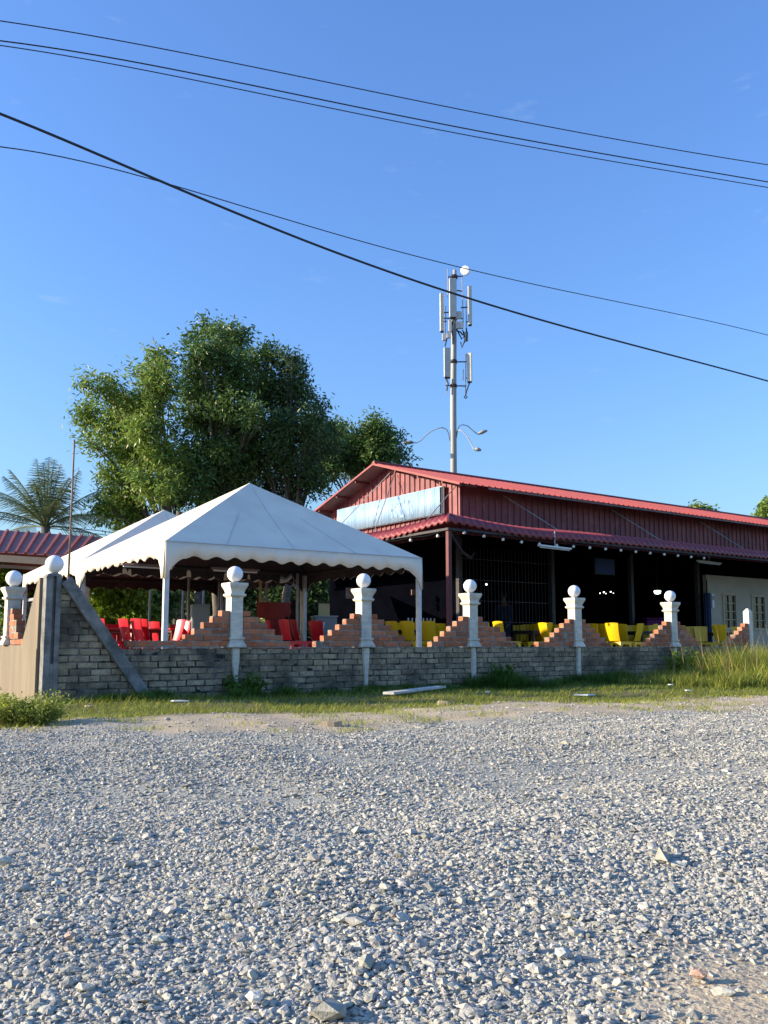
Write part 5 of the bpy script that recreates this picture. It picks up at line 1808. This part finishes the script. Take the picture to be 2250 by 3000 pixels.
def side_of_wall(x, y):
    """(t along the wall, distance in front of it)"""
    dx, dy = x - W0.x, y - W0.y
    return dx * AX.x + dy * AX.y, -(dx * BX.x + dy * BX.y)


n = 210000
x = rng.uniform(-5.5, 8.5, n)
y = rng.uniform(6.8, 17.5, n)
t, fr = side_of_wall(x, y)
e = y - grass_edge(x)
patch = 0.5 + 0.3 * np.sin(x * 3.1 + y * 1.7) + 0.25 * np.sin(x * 6.7 - y * 5.3 + 1)
k = (fr > 0.08) & (t > -0.7) & (rng.uniform(0, 1, n) < np.clip(e / 0.5 + 0.2 * patch, 0, 1) * np.clip(0.35 + patch * 0.75, 0.10, 1)) & in_view(x, y, 0.8)
x, y, fr, t = x[k], y[k], fr[k], t[k]
h = (0.035 + 0.05 * rng.uniform(0, 1, len(x)) ** 2) * (1 + 0.8 * np.clip(1 - fr / 1.0, 0, 1))
tag(link('turf', blades('turf', x, y, h, np.full(len(x), 0.0075), M['grass'], 0.6, 0.6)), kind='stuff')
# sparse dry tufts over the dirt strip
n = 60000
x = rng.uniform(-4, 9, n)
y = rng.uniform(6.5, 14, n)
tuft = (np.sin(x * 7.3 + y * 3.1) + np.sin(y * 9.1 - x * 4.7) + np.sin(x * 2.1 + 1.3)) > 0.45
k = (y > gravel_edge(x) - 0.05) & (y < grass_edge(x) + 0.5) & tuft & (x > -4) & in_view(x, y, 0.5)
x, y = x[k], y[k]
tag(link('dry_turf', blades('dry_turf', x, y, 0.03 + 0.035 * rng.uniform(0, 1, len(x)), np.full(len(x), 0.007), M['tall_grass'], 0.7, 0.6)), kind='stuff')


def clumps(name, centers, n_per, hmean, rad, mt, wid=0.011, lean=0.3, bend=0.45, segs=3):
    X_, Y_, H_ = [], [], []
    for cx_, cy_, hs_, rs_ in centers:
        n = int(n_per * hs_)
        r = rad * rs_ * np.sqrt(rng.uniform(0, 1, n))
        a = rng.uniform(0, 2 * np.pi, n)
        X_.append(cx_ + r * np.cos(a)); Y_.append(cy_ + r * np.sin(a) * 0.8)
        H_.append(hmean * hs_ * rng.uniform(0.45, 1.15, n))
    x, y, h = map(np.concatenate, (X_, Y_, H_))
    t, fr = side_of_wall(x, y)
    k = (fr > 0.07) | (t < -0.15) | (t > T_END + 0.1)
    x, y, h = x[k], y[k], h[k]
    return blades(name, x, y, h, np.full(len(x), wid) * rng.uniform(0.7, 1.3, len(x)), mt, lean, bend, segs=segs)


# weeds along the wall foot
cen = []
for k in range(130):
    t = random.uniform(0.1, 9.5)
    fr = abs(random.gauss(0, 0.28)) + 0.1
    p = wall_pt(t, -fr)
    cen.append((p.x, p.y, random.uniform(0.4, 1.0), random.uniform(0.6, 1.3)))
for t, hs_, nn_ in ((1.0, 1.0, 8), (2.4, 1.3, 10), (4.5, 1.0, 7), (6.4, 2.2, 16), (6.9, 1.6, 10), (8.4, 1.5, 12), (9.2, 1.7, 14)):
    for k in range(nn_):
        p = wall_pt(t + random.gauss(0, 0.25), -0.15 - abs(random.gauss(0, 0.2)))
        cen.append((p.x, p.y, hs_ * random.uniform(0.6, 1.1), 1.0))
tag(link('weeds', clumps('weeds', cen, 75, 0.15, 0.12, M['weed'], 0.014, 0.35, 0.6)), kind='stuff')
# tall grass bank at the right
cen, stal = [], []
for k in range(230):
    t = random.uniform(9.6, 17.5)
    fr = random.uniform(0.15, 3.3)
    p = wall_pt(t, -fr)
    ramp_ = min(1.0, (t - 9.3) / 1.8) * (1.0 - 0.25 * max(0, fr - 2.2))
    cen.append((p.x, p.y, max(0.35, ramp_) * random.uniform(0.75, 1.1), random.uniform(0.8, 1.3)))
    if t > 10.2 and fr < 2.4: stal.append((p.x, p.y, random.uniform(0.8, 1.15), 1.0))
for k in range(60):
    t = random.uniform(13.6, 19)
    p = wall_pt(t, random.uniform(-0.2, 1.6))
    cen.append((p.x, p.y, random.uniform(0.7, 1.05), 1.2))
tag(link('tall_grass', clumps('tall_grass', cen, 150, 0.68, 0.26, M['tall_grass'], 0.011, 0.22, 0.45, 4)), kind='stuff')
tag(link('seed_stalks', clumps('seed_stalks', stal, 5, 0.86, 0.22, M['straw'], 0.010, 0.14, 0.22, 4)), kind='stuff')
cen = []
for k in range(60):
    p = wall_pt(random.uniform(8.8, 11.5), -random.uniform(0.3, 2.4))
    cen.append((p.x, p.y, random.uniform(0.5, 1.0), 1.0))
tag(link('green_grass', clumps('green_grass', cen, 90, 0.34, 0.22, M['grass'], 0.012, 0.3, 0.55, 3)), kind='stuff')
# leafy shrub at the left corner
base = Vector((-2.95, 7.3, 0))
q = thing('corner_shrub', base, 'fine leaved yellow green shrub at the foot of the corner post', 'shrub')
mb = MB()
tips = []
for k in range(110):
    a = random.uniform(0, 2 * math.pi)
    rr_ = random.uniform(0, 0.26)
    b0 = base + Vector((math.cos(a) * rr_, math.sin(a) * rr_ * 0.8, 0))
    tp_ = b0 + Vector((math.cos(a) * 0.12 + random.gauss(0, 0.05), math.sin(a) * 0.10, random.uniform(0.08, 0.24)))
    mb.tube([b0, b0.lerp(tp_, 0.5) + Vector((random.gauss(0, .02), 0, 0.01)), tp_], [0.004, 0.003, 0.002], 4)
    for w in np.linspace(0.25, 1.05, 22): tips.append(b0.lerp(tp_, float(w)))
mb.build('stem', M['straw'], q)
C = np.repeat(np.array([tuple(p) for p in tips]), 4, 0) + rng.normal(0, 0.022, (len(tips) * 4, 3))
C[:, 2] = np.maximum(C[:, 2], 0.01)
o = link('foliage', leaf_mesh('foliage', C, 0.036, 0.011, M['leaf_shrub'], -0.1), q)
o.matrix_parent_inverse = Matrix.Translation(-base)
for k, (t, fr, h_, lab) in enumerate(((6.55, 0.30, 0.34, 'leafy green weed climbing the wall under the third pillar'), (2.35, 0.22, 0.26, 'dark green weed at the wall foot under the first pillar'), (10.6, 0.5, 0.50, 'broad leaved weed in front of the fifth pillar'))):
    base = wall_pt(t, -fr)
    q = thing('weed_plant', base, lab, 'plant', 'leafy weeds along the wall')
    mb = MB()
    tips = []
    for j in range(16):
        a = random.uniform(0, 2 * math.pi)
        tp_ = base + Vector((math.cos(a) * 0.22 * random.random() * 1.6, math.sin(a) * 0.12, h_ * random.uniform(0.5, 1.1)))
        mb.tube([base, base.lerp(tp_, 0.5) + ZX * 0.03, tp_], [0.005, 0.004, 0.002], 4)
        for w in np.linspace(0.25, 1.0, 14): tips.append(base.lerp(tp_, float(w)))
    mb.build('stem', M['weed'], q)
    C = np.repeat(np.array([tuple(p) for p in tips]), 4, 0) + rng.normal(0, 0.03, (len(tips) * 4, 3))
    o = link('foliage', leaf_mesh('foliage', C, 0.07, 0.032, M['weed'] if k < 2 else M['leaf_bush'], 0.0), q)
    o.matrix_parent_inverse = Matrix.Translation(-base)

# ------------------------------------------------------------------ litter on the verge


def ground_at(u, v):
    """Where the sight line through (u, v) meets the ground."""
    lo = P(u, v, 1.0)
    d = lo - Vector((0, 0, HC))
    k = -HC / d.z
    return Vector((d.x * k, d.y * k, 0))


p0, p1 = ground_at(1138, 2050), ground_at(1292, 2031)
tag(MB().beam(p0 + ZX * 0.075, p1 + ZX * 0.085, 0.15, 0.03).build('wooden_plank', M['plank'], bevel=0.004), 'long whitish plank lying in the grass below the third pillar', 'plank')
for k, (u, v, sx, sy, mt_, nm, lab) in enumerate(((975, 2122, 0.17, 0.10, 'flat_stone', 'flat_stone', 'flat sandy slab on the dirt strip'), (1712, 2040, 0.22, 0.12, 'paper', 'litter_sheet', 'pale flat sheet of litter on the grass edge below the fourth pillar'), (1966, 2022, 0.06, 0.05, 'paper', 'litter_scrap', 'small white scrap in the grass below the fifth pillar'), (2016, 2034, 0.08, 0.05, 'paper', 'litter_scrap', 'white scrap lying right of the smaller one on the verge'), (1430, 2040, 0.05, 0.04, 'paper', 'litter_scrap', 'white scrap in the grass below the gap after the third pillar'), (525, 2068, 0.20, 0.04, 'paper', 'litter_scrap', 'thin white scrap in the grass near the brace foot'), (262, 2080, 0.10, 0.05, 'flat_stone', 'litter_leaf', 'dry pale leaf in the grass beside the corner shrub'), (1308, 2065, 0.16, 0.07, 'flat_stone', 'flat_stone', 'grey flat stone half sunk in the grass in the middle of the verge'))):
    p = ground_at(u, v)
    mb = MB()
    ring = []
    nn_ = 9
    for j in range(nn_):
        a = 2 * math.pi * j / nn_
        rr_ = random.uniform(0.7, 1.1)
        ring.append((math.cos(a) * sx * rr_ / 2 * 1.3, math.sin(a) * sy * rr_ / 2 * 1.3))
    th = 0.03 if 'stone' in nm else 0.006
    zz = float(hills(np.array(p.x), np.array(p.y))) + (0.012 if 'stone' in nm else 0.045)
    vs = [p + Vector((x_, y_, zz - th)) for x_, y_ in ring] + [p + Vector((x_ * 0.92, y_ * 0.92, zz + th * random.uniform(0.7, 1.2))) for x_, y_ in ring]
    mb.add(vs, [tuple(range(nn_ - 1, -1, -1)), tuple(range(nn_, 2 * nn_))] + [(j, (j + 1) % nn_, nn_ + (j + 1) % nn_, nn_ + j) for j in range(nn_)])
    tag(mb.build(nm, M[mt_]), lab, 'stone' if 'stone' in nm else 'litter')

# a few odd stones that stand out in the gravel
for k, (u, v, r, col, lab) in enumerate(((2050, 2885, 0.022, (0.50, 0.33, 0.24), 'pinkish broken stone in the sandy corner at lower right'), (8, 2552, 0.030, (0.50, 0.50, 0.42), 'pale greenish stone at the left edge of the gravel'), (748, 2935, 0.021, (0.62, 0.60, 0.54), 'whitish angular stone near the bottom edge left of centre'), (1645, 2815, 0.020, (0.50, 0.50, 0.46), 'pale flat stone at the border of the sandy corner'), (202, 2768, 0.018, (0.50, 0.36, 0.28), 'small pink stone in the gravel at lower left'))):
    p = ground_at(u, v)
    V = ICO * (1 + rng.normal(0, 0.14, (12, 1))) * np.array([1.2, 0.9, 0.6]) * (r * 0.78)
    V = V @ rot_mats(1, 0.2)[0].T
    V = np.clip(V, -r, r) + np.array([p.x, p.y, float(hills(np.array(p.x), np.array(p.y))) + r * 0.45 + 0.008])
    mm = mat('odd stone %d' % k, col, tuple(c * 0.75 for c in col), 60, 0.9, bump=0.3, bscale=150)
    tag(link('stone', np_mesh('stone', V, TRI, mm, False)), lab, 'stone', 'odd coloured stones in the gravel')
